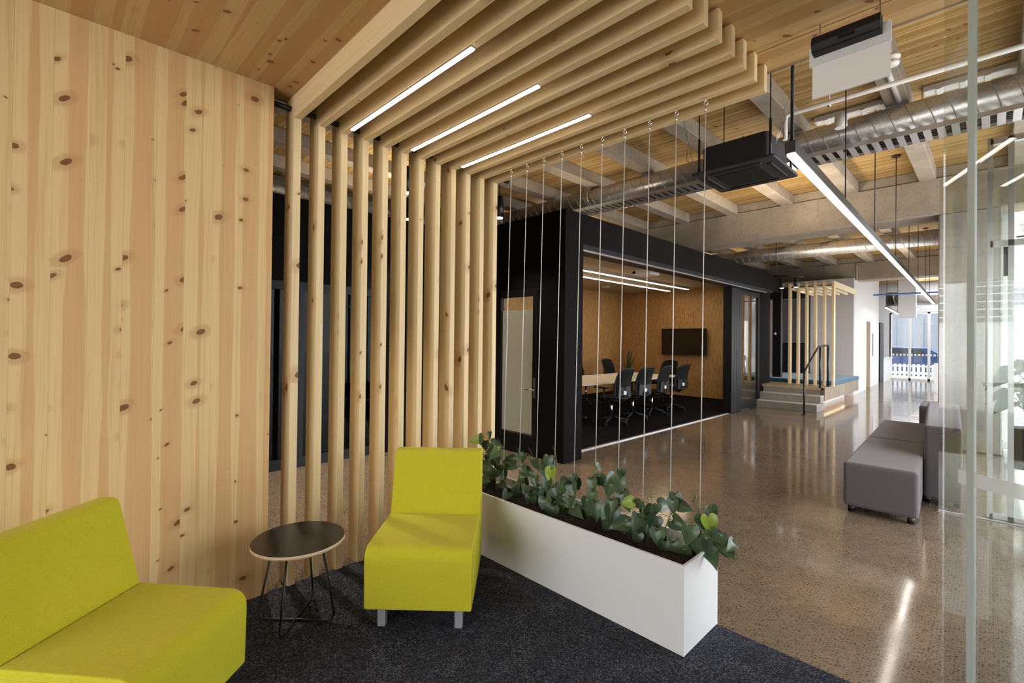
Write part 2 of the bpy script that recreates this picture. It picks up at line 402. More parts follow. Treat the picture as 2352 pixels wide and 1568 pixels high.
# led strips in frames 3, 6, 9
for k, (fi, nm) in enumerate(((2, 'nearest the knotty pine wall'), (5, 'middle of the three'), (8, 'nearest the planter wires'))):
    yc = Y1 + SP * fi - .0225
    t = thing('linear_light', f'slim white light strip under a pine beam, {nm}', 'light', (-2.245, yc, ZS), group='light strips under the pine slats')
    B(-2.845, -1.648, yc - .014, yc + .014, ZS - .006, ZS).build('housing', M['alu'], t)
    B(-2.84, -1.653, yc - .0115, yc + .0115, ZS - .011, ZS - .006).build('diffuser', M['led'], t)

# concrete structure: joists, beams, board ceiling
struct(B(-13, 1.95, -3.5, 9.87, 4.1, 4.2).box(-13, .2, 9.87, 23.4, 4.1, 4.2).box(-13, -2.4, 23.4, 25.6, 4.1, 4.2).box(-13, .2, 25.6, 26.1, 4.1, 4.2), 'ceiling', M['boards'])  # gap near the far end is an added roof opening, brightening the end wall
n_left = 0
for k in range(-12, 3):
    x1 = -.585 + .9265 * k
    pos = 'passing beside the square column' if k == 0 else (f'{ORD[-k-1]} joist left of the square column' if k < 0 else f'{ORD[k-1]} joist right of the square column')
    B(x1 - .19, x1, -3.4, 9.27, 3.92, 4.1).build('concrete_joist', M['conc'], cat='ceiling joist', group='near bay ceiling joists', label=f'board-marked concrete joist in the near bay, {pos}', bevel=.008, seg=1)
    if k <= 0:
        B(x1 - .19, x1, 9.87, 17.35, 3.92, 4.1).build('concrete_joist', M['conc'], cat='ceiling joist', group='far bay ceiling joists', label=f'concrete joist in the bay beyond the big beam, {pos}', bevel=.008, seg=1)
for (a, c, nm) in ((9.27, 9.87, 'deep board-marked concrete beam resting on the square column'), (17.35, 17.9, 'concrete beam above the white corridor wall')):
    xe_ = 1.95 if a < 10 else .2
    b = MB(); b.box(-13, xe_, a, c, 3.4, 3.94); b.box(-13, xe_, a + .035, c - .035, 3.94, 4.1)
    b.build('concrete_beam', M['conc'], cat='beam', label=nm, bevel=.012, seg=1)
B(-.56, .085, 9.27, 9.87, 0, 3.4).build('concrete_column', M['conc_pale'], cat='column', label='square pale concrete column with pitted faces by the entrance', bevel=.015, seg=1)
struct(B(-13, .2, 26.1, 26.3, 2.85, 4.2), 'wall_far', M['white_wall'])
struct(B(-13, -3.1, 26.1, 26.3, 0, 2.85), 'wall_far', M['white_wall'])

# ---------------------------------------------------------------- black meeting room box
b = MB()
b.box(XL, -4.85, YB, YB + .1, 0, ZB); b.box(-4.10, XB, YB, YB + .1, 0, ZB); b.box(-4.85, -4.10, YB, YB + .1, 2.17, ZB)
struct(b, 'wall_front', M['black'])
b = MB()
b.box(XB - .12, XB, YB + .1, 4.862, 0, 2.74); b.box(XB - .12, XB, YB + .1, 12.85, 2.74, ZB)
b.box(-4.05, -3.93, 12.08, 12.3, 0, 2.74)
struct(b, 'wall_right', M['black'])
struct(B(XB - .34, XB - .01, 4.862, 12.3, 2.68, 2.74), 'trim_3', M['black_frame'])
struct(B(XB - .09, XB - .05, 4.862, 12.0, 2.665, 2.68), 'trim_4', M['alu'])
struct(B(XB - .30, XB - .255, 4.7, 11.5, 0, .014), 'trim_5', M['alu'])
struct(B(XL, XB - .12, YB + .1, 12.85, 2.95, 3.0).box(-8.1, XL, YB, 12.85, 2.95, 3.0), 'ceiling', M['mr_ceiling'])
struct(B(-8.0, -4.05, 12.7, 12.85, 0, 2.95), 'wall_back', M['osb'])
struct(B(-8.1, -8.0, YB, 12.85, 0, 2.95), 'wall_left', M['osb'])
struct(B(-7.999, XL - .0, YB + .1, YB + .15, 0, 2.95).box(XL, -4.86, YB + .101, YB + .12, 0, 2.95).box(-4.09, XB - .13, YB + .101, YB + .12, 0, 2.95), 'wall_front', M['osb'])
# black wall on the left, dark glazing in it
b = MB()
b.box(XL - .12, XL, -3.5, .9, 0, ZB); b.box(XL - .12, XL, .9, 3.2, 2.15, ZB); b.box(XL - .12, XL, 3.2, YB, 0, ZB)
struct(b, 'wall_side', M['black'])
struct(B(-8.5, XL - .12, -3.5, -3.4, 0, ZB).box(-8.5, -8.4, -3.4, YB, 0, ZB).box(-8.4, XL - .12, YB - .1, YB, 0, ZB).box(-8.4, XL - .12, -3.4, YB, 2.9, 2.95), 'wall_inner', M['warm_wall'])
for k, (a, c) in enumerate(((.9, 2.05), (2.07, 3.2))):
    t = thing(f'door_{k+1}', 'dark glazed sliding door', 'door', (XL - .06, (a + c) / 2, 0)); t['kind'] = 'structure'; del t['label']; del t['category']
    b = MB()
    b.box(XL - .09, XL - .03, a, a + .07, 0, 2.15); b.box(XL - .09, XL - .03, c - .07, c, 0, 2.15); b.box(XL - .09, XL - .03, a + .07, c - .07, 2.05, 2.15); b.box(XL - .09, XL - .03, a + .07, c - .07, 0, .12)
    b.build('frame', M['black_frame'], t)
    B(XL - .065, XL - .055, a + .07, c - .07, .12, 2.05).build('glass_pane', M['glass_dark'], t)
    B(XL - .03, XL - .015, c - .05, c - .02, .95, 1.15).build('door_handle', M['chrome'], t)
# office beyond the dark doors: pale board and low cabinet
B(-7.6, -6.4, 3.9, 4.3, 0, .55).build('low_cabinet', M['warm_wall'], cat='cabinet', label='low taupe cabinet behind the dark glazed doors', bevel=.01)
b_ = thing('whiteboard', 'pale board with thin metal rim on the wall behind the dark doors', 'board', (-7.0, 4.37, 1.2))
B(-7.7, -6.3, 4.37, 4.395, .9, 1.9).build('panel', M['grey_wall'], b_); B(-7.72, -6.28, 4.365, 4.395, 1.9, 1.92).build('rim', M['alu'], b_)

# glazed door in the black end wall
t = thing('door_3', 'x', 'door', (-4.475, YB + .05, 0)); t['kind'] = 'structure'; del t['label']; del t['category']
b = MB(); b.box(-4.85, -4.765, YB - .01, YB + .05, 0, 2.17); b.box(-4.165, -4.10, YB - .01, YB + .05, 0, 2.17); b.box(-4.765, -4.165, YB - .01, YB + .05, 2.08, 2.17); b.box(-4.765, -4.165, YB - .01, YB + .05, 0, .26)
b.build('frame', M['black_frame'], t, bevel=.003)
B(-4.765, -4.165, YB + .015, YB + .023, .26, 2.08).build('glass_pane', M['glass'], t)
B(-4.762, -4.20, YB + .024, YB + .026, .27, 1.905).build('frosted_film', M['frost'], t)
h = B(-4.135, -4.115, YB - .022, YB - .01, .76, 1.02); h.tube([(-4.125, YB - .045, .86), (-4.125, YB - .01, .86)], .009, 8); h.tube([(-4.12, YB - .047, .86), (-4.26, YB - .047, .86)], .009, 8)
h.build('door_handle', M['alu'], t)
# stacked folding panels at the far side of the opening
t = thing('folding_panel_stack', 'black folding wall panels stacked at the far side of the meeting room opening', 'folding door', (-3.93, 10.6, 0))
for k in range(4):
    B(-4.02, -3.84, 10.30 + .14 * k, 10.30 + .14 * k + .128, .012, 2.675).build('panel', M['black_frame'], t, bevel=.004)
# glass door leaf with pull handles
t = thing('glass_door', 'black framed glass door with steel pull handles beside the grey steps', 'door', (-3.90, 11.5, 0))
b = MB(); b.box(-3.93, -3.87, 10.90, 10.96, .015, 2.67); b.box(-3.93, -3.87, 12.0, 12.07, .015, 2.67); b.box(-3.93, -3.87, 10.96, 12.0, 2.58, 2.67); b.box(-3.93, -3.87, 10.96, 12.0, .015, .2)
b.build('frame', M['black_frame'], t, bevel=.003)
B(-3.904, -3.896, 10.96, 12.0, .2, 2.58).build('glass_pane', M['glass_refl'], t)
for sx in (1, -1):
    xo = -3.90 + sx * .09
    MB().tube([(-3.90 + sx * .03, 10.98, .80), (xo, 10.98, .80), (xo, 10.98, 1.22), (-3.90 + sx * .03, 10.98, 1.22)], .013, 8).build('pull_handle', M['chrome'], t)

# meeting room contents
tb = thing('meeting_table', 'long white meeting table with clipped corners on dark legs', 'table', (-5.7, 8.6, 0))
MB().prism([(-5.0, 6.9), (-5.12, 6.72), (-6.3, 6.72), (-6.42, 6.9), (-6.42, 10.3), (-6.3, 10.5), (-5.15, 10.5), (-5.03, 10.3)], 'z', .705, .73).build('tabletop', M['table_white'], tb, bevel=.004)
for yy in (7.4, 9.9):
    b = MB(); b.box(-5.95, -5.45, yy - .04, yy + .04, .012, .05); b.box(-5.76, -5.64, yy - .03, yy + .03, .05, .705); b.build('leg', M['black_steel'], tb, bevel=.004)
def office_chair(label, group):
    t = thing('office_chair', label, 'chair', (0, 0, 0), group=group)      # faces local -y
    w = dict(world=False)
    MB().prism(fillet([(-.24, -.24), (.24, -.24), (.23, .22), (-.23, .22)], [.09] * 4), 'z', .44, .51).build('seat', M['black_mesh'], t, bevel=.02, **w)
    # back frame: curved ring, with mesh panel inside
    def bp(u, v):
        return (u * (.235 - .03 * v * v), .24 + .05 * (1 - u * u) - .0 + .05 * math.sin(v * PI) * -1 + .09 * v, .50 + .50 * v)
    rim = [(-1, .05), (-1, .25), (-1, .5), (-1, .75), (-.97, .92), (-.8, 1.), (-.4, 1.02), (0, 1.03), (.4, 1.02), (.8, 1.), (.97, .92), (1, .75), (1, .5), (1, .25), (1, .05), (.7, .0), (0, -.02), (-.7, .0), (-1, .05)]
    MB().tube([bp(*p) for p in rim], .016, 8, cap=False).build('back_frame', M['black_plastic'], t, **w)
    b = MB(); g = {}
    for iu in range(9):
        for iv in range(11):
            g[iu, iv] = b.b.verts.new(bp(-.97 + 1.94 * iu / 8, .01 + .98 * iv / 10))
    for iu in range(8):
        for iv in range(10): b.b.faces.new((g[iu, iv], g[iu + 1, iv], g[iu + 1, iv + 1], g[iu, iv + 1])).smooth = True
    o = b.build('back_mesh', M['black_mesh'], t, **w); md = o.modifiers.new('s', 'SOLIDIFY'); md.thickness = .006
    MB().prism([(-.2, .50), (.2, .50), (.18, .70), (-.18, .70)], 'y', .262, .282).build('lumbar_panel', M['black_plastic'], t, bevel=.01, **w)
    MB().prism([(-.035, .55), (.045, .56), (.03, .63), (-.045, .61)], 'y', .284, .290).build('care_tag', M['white_gloss'], t, **w)
    MB().tube([(0, 0, .44), (0, .2, .43), (0, .28, .50), (0, .285, .56)], .022, 8).build('back_stem', M['black_plastic'], t, **w)
    for sx in (-1, 1):
        MB().tube([(sx * .22, .05, .46), (sx * .29, .05, .48), (sx * .29, .05, .66)], .014, 8).box(sx * .29 - .035, sx * .29 + .035, -.14, .12, .66, .69).build('armrest', M['black_plastic'], t, **w)
    MB().tube([(0, 0, .12), (0, 0, .44)], .022, 10).build('gas_lift', M['chrome'], t, **w)
    for k in range(5):
        a = 2 * PI * k / 5 + .3; c_, s_ = math.cos(a), math.sin(a)
        lg = MB().tube([(0, 0, .13), (.15 * c_, .15 * s_, .105), (.31 * c_, .31 * s_, .075)], [.026, .02, .014], 8).build('base_leg', M['black_plastic'], t, **w)
        MB().tube([(.31 * c_ - .02 * s_, .31 * s_ + .02 * c_, .043), (.31 * c_ + .02 * s_, .31 * s_ - .02 * c_, .043)], .030, 10).build('caster', M['black_plastic'], lg, **w)
    return t
oc = office_chair('', 'black mesh office chairs around the meeting table')
spots = [(-4.78, 7.25, 0, 'right side of white table, nearest to the viewer'), (-4.80, 8.0, 0, 'right side of white table, second from near end'),
         (-4.84, 8.8, 0, 'right side of white table, third from near end'), (-4.90, 9.75, 0, 'right side of white table, closest to the television'),
         (-6.75, 9.15, 1, 'far side of white table, just beside the black corner post'), (-6.8, 10.55, 1, 'far side of white table, in front of snake plant'),
         (-5.75, 11.0, 2, 'at the end of white table below the television'), (-6.75, 7.7, 1, 'far side of white table, hidden beyond the frosted door')]
for i, (x, y, s_, l) in enumerate(spots):
    c = oc if i == 0 else copy_tree(oc)
    c.location = (x, y, .0105); c.rotation_euler = (0, 0, {0: -PI / 2, 1: PI / 2, 2: 0}[s_] + random.uniform(-.12, .12)); c['label'] = 'black mesh chair, ' + l
t = thing('television', 'black flat wall television in the meeting room', 'television', (-5.98, 12.6, 1.5))
b = MB(); b.box(-6.62, -5.34, 12.56, 12.60, 1.145, 1.875); b.build('casing', M['black_plastic'], t, bevel=.005)
B(-6.605, -5.355, 12.556, 12.56, 1.165, 1.862).build('screen', M['screen'], t)
B(-6.2, -5.76, 12.60, 12.7, 1.35, 1.65).build('wall_bracket', M['black_steel'], t)
for k, x in enumerate((-6.19, -6.04)):
    t = thing('power_outlet', ['white double power outlet on veneer wall, left one of the pair', 'white double power outlet on veneer wall, right one of the pair'][k], 'outlet', (x, 12.695, .31))
    B(x - .06, x + .06, 12.689, 12.7, .27, .35).build('plate', M['white_gloss'], t, bevel=.003)
    for dx in (-.03, .03): B(x + dx - .012, x + dx + .012, 12.687, 12.69, .29, .31).build('socket', M['grey_wall'], t)
for k, (x, ya, yb, l) in enumerate(((-5.63, 5.2, 12.1, 'longer one nearer the glass opening'), (-6.2, 5.2, 12.2, 'shorter one farther from the glass opening'))):
    t = thing('linear_light', 'warm glowing ceiling light line in the meeting room, ' + l, 'light', (x, (ya + yb) / 2, 2.95), group='meeting room light lines')
    B(x - .03, x + .03, ya, yb, 2.89, 2.95).build('housing', M['alu'], t); B(x - .026, x + .026, ya + .01, yb - .01, 2.882, 2.89).build('diffuser', M['led_warm'], t)
t = thing('projector', 'white projector hanging from the meeting room ceiling', 'projector', (-4.55, 8.0, 2.95))
B(-4.75, -4.37, 7.85, 8.2, 2.74, 2.85).build('body', M['white_gloss'], t, bevel=.02)
MB().tube([(-4.56, 8.02, 2.85), (-4.56, 8.02, 2.95)], .03, 12).build('mount', M['white_gloss'], t)
MB().tube([(-4.70, 7.86, 2.79), (-4.70, 7.83, 2.79)], .03, 12).build('lens', M['screen'], t)
for k, (x, y, l) in enumerate(((-4.3, 5.6, 'near the corner post'), (-4.35, 9.6, 'above the folding panel stack'), (-7.2, 10.6, 'above the far corner'))):
    MB().lathe((x, y, 2.945), [(.11, .004), (.11, -.006), (.09, -.012)], 24).build('ceiling_speaker', M['white_gloss'], cat='speaker', label='round white ceiling speaker in meeting room ' + l)
def snake_plant(loc, label, nl, sc=1.):
    t = thing('snake_plant', label, 'plant', loc); x, y, z = loc
    MB().lathe((x, y, z), [(.13, 0), (.16, .02), (.18, .55), (.165, .55), (.16, .5)], 20).build('pot', M['black_plastic'], t)
    b = MB()
    for k in range(nl):
        a = random.uniform(0, 2 * PI); le = random.uniform(.35, .75) * sc; tl = random.uniform(.02, .2)
        dx, dy = math.cos(a), math.sin(a); ro = []
        for j in range(7):
            s_ = j / 6; w_ = .03 * math.sin(PI * min(1, .25 + s_ * .75)) + .002
            cx_, cy_ = x + dx * (.06 + tl * s_ * s_ * le * 2), y + dy * (.06 + tl * s_ * s_ * le * 2)
            ro.append((b.b.verts.new((cx_ - dy * w_, cy_ + dx * w_, z + .5 + le * s_)), b.b.verts.new((cx_ + dy * w_, cy_ - dx * w_, z + .5 + le * s_))))
        for j in range(6): b.b.faces.new((ro[j][0], ro[j][1], ro[j + 1][1], ro[j + 1][0])).smooth = True
    o = b.build('leaves', M['snake'], t); md = o.modifiers.new('s', 'SOLIDIFY'); md.thickness = .006
snake_plant((-7.45, 12.1, .01), 'snake plant in a tall dark pot in the far corner of meeting room', 13, 1.15)
snake_plant((-4.55, 12.35, .01), 'snake plant mostly hidden behind the folding panel stack', 9, .8)

# ---------------------------------------------------------------- alcove with steps
st = thing('step_flight', 'two grey concrete steps with pale treads up to the timber platform', 'steps', (-3.2, 12.2, 0))
for k, (ya, yb, z0, z1) in enumerate(((11.92, 12.55, 0, .165), (12.23, 12.55, .165, .33))):
    B(-3.93 if k == 0 else -3.91, -2.66 + .0 * k, ya, yb, z0, z1 - .012).build('step', M['conc_step'], st, bevel=.005)
    B(-3.93 if k == 0 else -3.91, -2.66, ya - .005, min(yb, ya + .32), z1 - .012, z1).build('tread', M['tread'], st, bevel=.003)
pl = thing('platform', 'raised timber platform with weathered side cladding overhanging the floor', 'platform', (-3.2, 14.5, 0))
MB().prism([(-4.02, 12.55), (-2.68, 12.55), (-2.68, 16.38), (-5.4, 16.38), (-5.4, 12.87), (-4.02, 12.87)], 'z', .44, .50).build('deck', M['deck'], pl, bevel=.004)
B(-2.72, -2.65, 12.55, 16.38, .20, .495).build('cladding', M['cladding'], pl)
B(-3.93, -2.72, 12.56, 12.60, .0, .44).build('riser', M['conc_step'], pl)
B(-5.4, -2.98, 12.88, 16.38, 0, .44).build('base', M['white_wall'], pl)
B(-2.97, -2.95, 12.7, 16.4, .38, .40).build('light_strip', M['led_warm'], pl)
cu = thing('bench_cushion', 'long teal blue cushion lying on the timber platform', 'cushion', (-3.9, 15.0, .50))
for k in range(3):
    B(-5.2 + .86 * k, -5.2 + .86 * k + .85, 13.5, 16.36, .50, .60).build('cushion_section', M['blue_fab'], cu, bevel=.03, seg=3)
for i in range(6):
    x = -3.52 + .181 * i
    t = thing('slat_frame', f'pale timber post and beam beside the blue bench, {ORD[i]} from the left', 'slat', (x, 13.2, .50), group='pine slat frames around the alcove')
    B(x - .024, x + .024, 13.11, 13.25, .501, 2.97).build('post', M['post_pine'], t, bevel=.003)
    B(x - .024, x + .024, 13.25, 15.6, 2.83, 2.97).build('beam', M['beam_pine_y'], t, bevel=.003)
MB().tube([(-3.75, 13.19, 2.88), (-2.64, 13.19, 2.88)], .012, 8).build('steel_rod', M['black_steel'], cat='rod', label='thin black rod through the tops of the alcove posts')
t = thing('handrail', 'black steel handrail with three posts standing by the steps', 'handrail', (-2.75, 11.8, 0))
rl = MB().tube([(-2.76, 11.34, .90), (-2.74, 12.4, 1.43), (-2.70, 13.1, 1.46)], .02, 10); rl.build('rail', M['black_steel'], t)
for (x, y, z0, z1) in ((-2.76, 11.34, 0, .9), (-2.72, 12.45, .5, 1.43), (-2.69, 13.04, .5, 1.455)):
    MB().tube([(x, y, z0), (x, y, z1)], .02, 10).tube([(x, y, z0), (x, y, z0 + .012)], .045, 14).build('post', M['black_steel'], t)
struct(B(-5.5, -2.80, 16.55, 16.7, 0, 3.4), 'wall_alcove', M['grey_wall'])
struct(B(-5.6, -5.45, 12.85, 16.55, 0, 3.2), 'wall_alcove_left', M['black'])
# black end of the box, door opening with lit taupe room behind
struct(B(-4.13, -3.93, 13.9, 14.05, .5, 3.1), 'wall_jamb', M['black_frame'])
struct(B(-4.05, -3.95, 12.3, 13.1, 0, ZB), 'wall_end', M['black'])
struct(B(-5.4, -3.87, 16.4, 16.54, .5, 3.2), 'wall_dark', M['black_frame'])
struct(B(-5.3, -4.32, 15.0, 15.1, .5, 2.75), 'wall_taupe', M['warm_wall'])
fr = thing('picture_frame', 'framed grey board on the dark wall behind the alcove posts', 'frame', (-4.2, 16.39, 1.5))
B(-4.62, -3.92, 16.375, 16.40, 1.52, 2.86).build('frame', M['alu'], fr); B(-4.60, -3.94, 16.37, 16.376, 1.54, 2.84).build('panel', plain('smoky board', (.10, .095, .10), .3), fr)
MB().lathe((-4.06, 13.885, 1.75), [(.02, -.03), (.03, 0), (.02, .03)], 12).build('door_stop', M['white_gloss'], cat='wall fitting', label='small white fitting on the dark door jamb by the alcove')
t = thing('track_light', 'black ceiling track with two cylinder spotlights near the alcove', 'spotlight', (-3.3, 12.0, 3.0))
MB().tube([(-3.55, 12.0, 3.05), (-2.95, 12.0, 2.98)], .02, 8).build('track', M['bracket'], t)
for x in (-3.375, -3.09):
    sp = MB().tube([(x, 12.0, 3.0), (x, 12.0, 2.98)], .012, 8).tube([(x, 12.0, 2.97), (x, 12.0, 2.76)], .046, 16); sp = sp.build('spotlight_head', M['black_steel'], t)
    MB().tube([(x, 12.0, 2.76), (x, 12.0, 2.752)], .038, 16).build('lens', M['led_far'], sp)
MB().tube([(-3.5, 12.0, 3.05), (-3.5, 12.0, 4.1)], .006, 6).build('track_rod', M['bracket'], t)
# conduit loop on the far beam
MB().tube([(-3.68, 17.33, 3.92), (-3.68, 17.33, 3.36), (-2.9, 17.33, 3.36), (-2.86, 17.33, 3.4), (-2.86, 17.33, 3.92)], .012, 6).build('conduit', M['white_gloss'], cat='pipe', label='thin pale conduit looped on the far concrete beam above the alcove')

# ---------------------------------------------------------------- white corridor wall and far end
def xw_(y): return -2.86 - (y - 17.3) * .036
b = MB()
for (ya, yb, z0) in ((16.7, 17.9, 0), (17.9, 19.43, 0), (19.43, 20.42, 2.26), (20.42, 22.75, 0)):
    b.prism([(xw_(ya), ya), (xw_(yb), yb), (xw_(yb) - .15, yb), (xw_(ya) - .15, ya)], 'z', z0, 3.4 if ya < 17.8 else 4.09)
struct(b, 'wall_corridor', M['white_wall'])
struct(B(-3.2, xw_(20.42) - .01, 20.40, 20.42, 0, 2.26).box(-4.2, -4.1, 19.3, 20.5, 0, 2.3).box(-4.2, -3.0, 20.43, 20.5, 0, 2.3), 'wall_niche', M['beige'])
t = thing('notice_board', 'thin notice panel on the white corridor wall', 'notice board', (xw_(21.2), 21.2, 1.5))
B(xw_(21.2) - .0, xw_(21.2) + .03, 20.95, 21.5, 1.1, 1.85).build('panel', M['white_gloss'], t); B(xw_(21.2) + .0, xw_(21.2) + .032, 20.90, 20.95, 1.08, 1.87).build('edge', M['bluegrey'], t)
t = thing('tall_cabinet', 'tall dark cabinet end at the far kitchen corner', 'cabinet', (-3.4, 23.2, 0))
B(-3.75, -3.02, 22.80, 23.62, 0, 2.33).build('body', M['black_frame'], t); B(-3.5, -3.1, 22.79, 22.80, 1.0, 1.35).build('paper_notice', M['white_gloss'], t)
t = thing('kitchen_counter', 'white kitchen counter under the far window', 'counter', (-3.4, 24.6, 0))
B(-3.8, -3.06, 23.7, 26.0, 0, .92).build('cabinet', M['white_wall'], t); B(-3.82, -3.0, 23.65, 26.0, .92, .96).build('worktop', M['white_gloss'], t)
# far glazing
t = thing('window_1', 'x', 'window', (-2.0, 26.15, 0)); t['kind'] = 'structure'; del t['label']; del t['category']
b = MB()
for x in (-3.1, -2.47, -1.86, -1.2): b.box(x - .04, x + .04, 26.1, 26.2, 0, 2.85)
for z in (0., 2.79): b.box(-3.1, -.4, 26.1, 26.2, z, z + .07)
b.build('window_frame', M['white_gloss'], t); B(-3.1, -.4, 26.14, 26.15, .07, 2.79).build('glass_pane', M['glass'], t)
b = MB()
for k in range(22): b.box(-3.04 + .12 * k, -2.97 + .12 * k, 26.125, 26.128, 1.02, 1.10)
b.build('safety_dots', M['white_gloss'], t)
struct(B(-.4, .2, 26.1, 26.3, 0, 2.85), 'wall_far', M['white_wall'])
# right hand side of the corridor, daylight side
struct(B(-1.30, -.9, 19.9, 20.1, 0, .92), 'wall_low', M['white_wall'])
b = MB(); b.box(.09, .2, 9.87, 26.1, 2.5, 4.1); b.box(.09, .2, 9.87, 26.1, 0, .12)
struct(b, 'wall_street', M['white_wall'])
t = thing('window_2', 'x', 'window', (.14, 13.5, 0)); t['kind'] = 'structure'; del t['label']; del t['category']
b = MB()
for y in (9.9, 12.4, 14.9, 17.4, 20, 23, 26.05): b.box(.1, .18, y - .03, y + .03, .12, 2.95)
b.build('window_frame', M['white_gloss'], t)
# ---------------------------------------------------------------- far services
t = thing('air_duct', 'shiny spiral duct crossing beyond the big concrete beam', 'duct', (-4, 12.9, 3.7))
def duct(path, r, pitch, nm, t, mat=None):
    b = MB(); pts = [Vector(p) for p in path]
    b.tube([tuple(p) for p in pts], r, 40)
    for a, c in zip(pts[:-1], pts[1:]):
        L = (c - a).length; nn = max(1, round(L / pitch)); d = (c - a).normalized(); q1 = d.cross(Vector((0, 0, 1))).normalized(); q2 = q1.cross(d)
        for k in range(1, nn):
            o_ = a.lerp(c, k / nn)
            b.tube([o_ + (q1 * math.cos(t_) + q2 * math.sin(t_)) * (r + .0005) + d * (.05 * math.sin(t_)) for t_ in [2 * PI * j / 32 for j in range(33)]], .0042, 5, cap=False)
    return b.build(nm, mat or M['duct'], t)
duct([(.07, 13.10, 3.72), (-9, 12.75, 3.72)], .16, .16, 'duct_run', t)
t = thing('air_duct', 'shiny spiral duct running overhead past the black cassette unit', 'duct', (-3, 6.1, 3.76))
el = [(-6.4 - 1.2 * math.sin(a), 5.0 + 1.15 * math.cos(a), 3.75) for a in [PI / 2 * k / 6 for k in range(1, 7)]]
duct([(1.9, 6.1, 3.76), (-6.4, 6.15, 3.75)], .142, .145, 'duct_run', t)
MB().tube([(-6.38, 6.15, 3.75)] + el, .146, 32).build('elbow', M['duct'], t)
duct([(-7.6, 5.0, 3.75), (-7.6, -3.3, 3.75)], .142, .145, 'side_run', t)
for x in (-1.62, -4.4, .3):
    MB().tube([(x, 6.1 + .15 * math.cos(a), 3.76 + .15 * math.sin(a)) for a in [2 * PI * k / 24 for k in range(25)]], .008, 6, cap=False).tube([(x, 6.1, 3.91), (x, 6.1, 4.1)], .005, 6).build('hanger', M['alu'], t)
t = thing('cable_tray', 'slotted metal cable tray hung under the spiral duct', 'cable tray', (-2, 6.05, 3.52))
b = MB(); b.box(-4.9, 1.9, 5.885, 5.893, 3.515, 3.56); b.box(-4.9, 1.9, 6.207, 6.215, 3.515, 3.56); b.build('side_rail', M['alu'], t)
b = MB(); x = -4.88
while x < 1.85: b.box(x, x + .055, 5.893, 6.207, 3.517, 3.523); x += .098
b.build('rungs', M['alu'], t)
b = MB()
for j in range(5): b.tube([(-4.8, 5.94 + .05 * j, 3.532), (-1.5, 5.95 + .05 * j, 3.534), (1.9, 5.94 + .05 * j, 3.532)], .008, 6)
b.build('cables', M['black_plastic'], t)
for x in (-3.9, -2.2, -.5, 1.2): MB().tube([(x, 6.225, 3.52), (x, 6.225, 4.1)], .005, 6).build('hanger', M['alu'], t)
t = thing('sprinkler_pipe', 'slim white pipe running below the ceiling near the exit sign', 'pipe', (0, 5.33, 3.8))
MB().tube([(1.9, 5.36, 3.8), (-1.42, 5.3, 3.8), (-1.46, 5.3, 3.79), (-1.47, 5.3, 3.75), (-1.47, 5.3, 3.55)], .022, 12).build('pipe_run', M['white_gloss'], t)
for x in (-1.1, .4): MB().tube([(x, 5.33, 3.8), (x, 5.33, 4.1)], .006, 6).tube([(x - .015, 5.33, 3.8), (x + .015, 5.33, 3.8)], .03, 12).build('clamp', M['alu'], t)
t = thing('smoke_detector', 'white round smoke detector on the joist behind the exit sign', 'smoke detector', (-.60, 5.05, 3.92))
MB().lathe((-.60, 5.05, 3.92), [(.06, 0), (.06, -.02), (.045, -.03), (.045, -.05), (.055, -.055), (.05, -.075), (.03, -.085)], 24).build('body', M['white_gloss'], t)
MB().tube([(-.655, 5.1, 3.905), (-.655, 6.0, 3.905)], .022, 10).build('conduit', M['white_gloss'], t)
for (xa, xb, l) in ((-1.45, -.72, 'left one'), (-.50, .2, 'right one beside the joist')):
    t = thing('ceiling_light', f'unlit white batten light above the spiral duct, {l}', 'light', ((xa + xb) / 2, 6.35, 4.1))
    B(xa, xb, 6.28, 6.42, 4.04, 4.1).build('housing', M['white_gloss'], t, bevel=.01)
    for k in range(4): B(xa + .1 + .17 * k, xa + .14 + .17 * k, 6.27, 6.43, 4.03, 4.04).build('louvre', M['white_gloss'], t)
MB().lathe((-4.75, 6.0, 3.5), [(.07, .017), (.075, -.02), (.05, -.05)], 20).build('smoke_detector', M['white_gloss'], cat='smoke detector', label='round white detector under the cable tray beside the black box corner')
MB().lathe((-1.05, 5.55, 3.62), [(.05, .0), (.055, .02), (.05, .13)], 16).build('junction_box', M['white_gloss'], cat='junction box', label='small cream junction box beneath the spiral duct beside the pendant light')

# AC cassette
t = thing('air_conditioner', 'black ceiling cassette air conditioner hung on rods and wires', 'air conditioner', (-1.62, 4.64, 3.05))
x0, x1, y0, y1 = -1.978, -1.268, 4.29, 4.99
b = MB(); b.prism(fillet([(x0, y0), (x1, y0), (x1, y1), (x0, y1)], [.03] * 4, 3), 'z', 3.052, 3.078); b.build('panel', M['ac_dark'], t, bevel=.008)
B(x0 + .16, x1 - .16, y0 + .16, y1 - .16, 3.046, 3.052).build('grille', M['black_plastic'], t, bevel=.003)
b = MB()
for (a, c, d, e) in ((x0 + .13, x1 - .13, y0 + .06, y0 + .10), (x0 + .13, x1 - .13, y1 - .10, y1 - .06), (x0 + .06, x0 + .10, y0 + .13, y1 - .13), (x1 - .10, x1 - .06, y0 + .13, y1 - .13)):
    o_ = B(a, c, d, e, 3.042, 3.052).build('air_louvre', M['black_steel'], t, bevel=.003)
b.b.free()
MB().prism(fillet([(x0 + .07, y0 + .07), (x1 - .07, y0 + .07), (x1 - .07, y1 - .07), (x0 + .07, y1 - .07)], [.05] * 4, 4), 'z', 3.078, 3.315).build('casing', M['ac_dark'], t, bevel=.008)
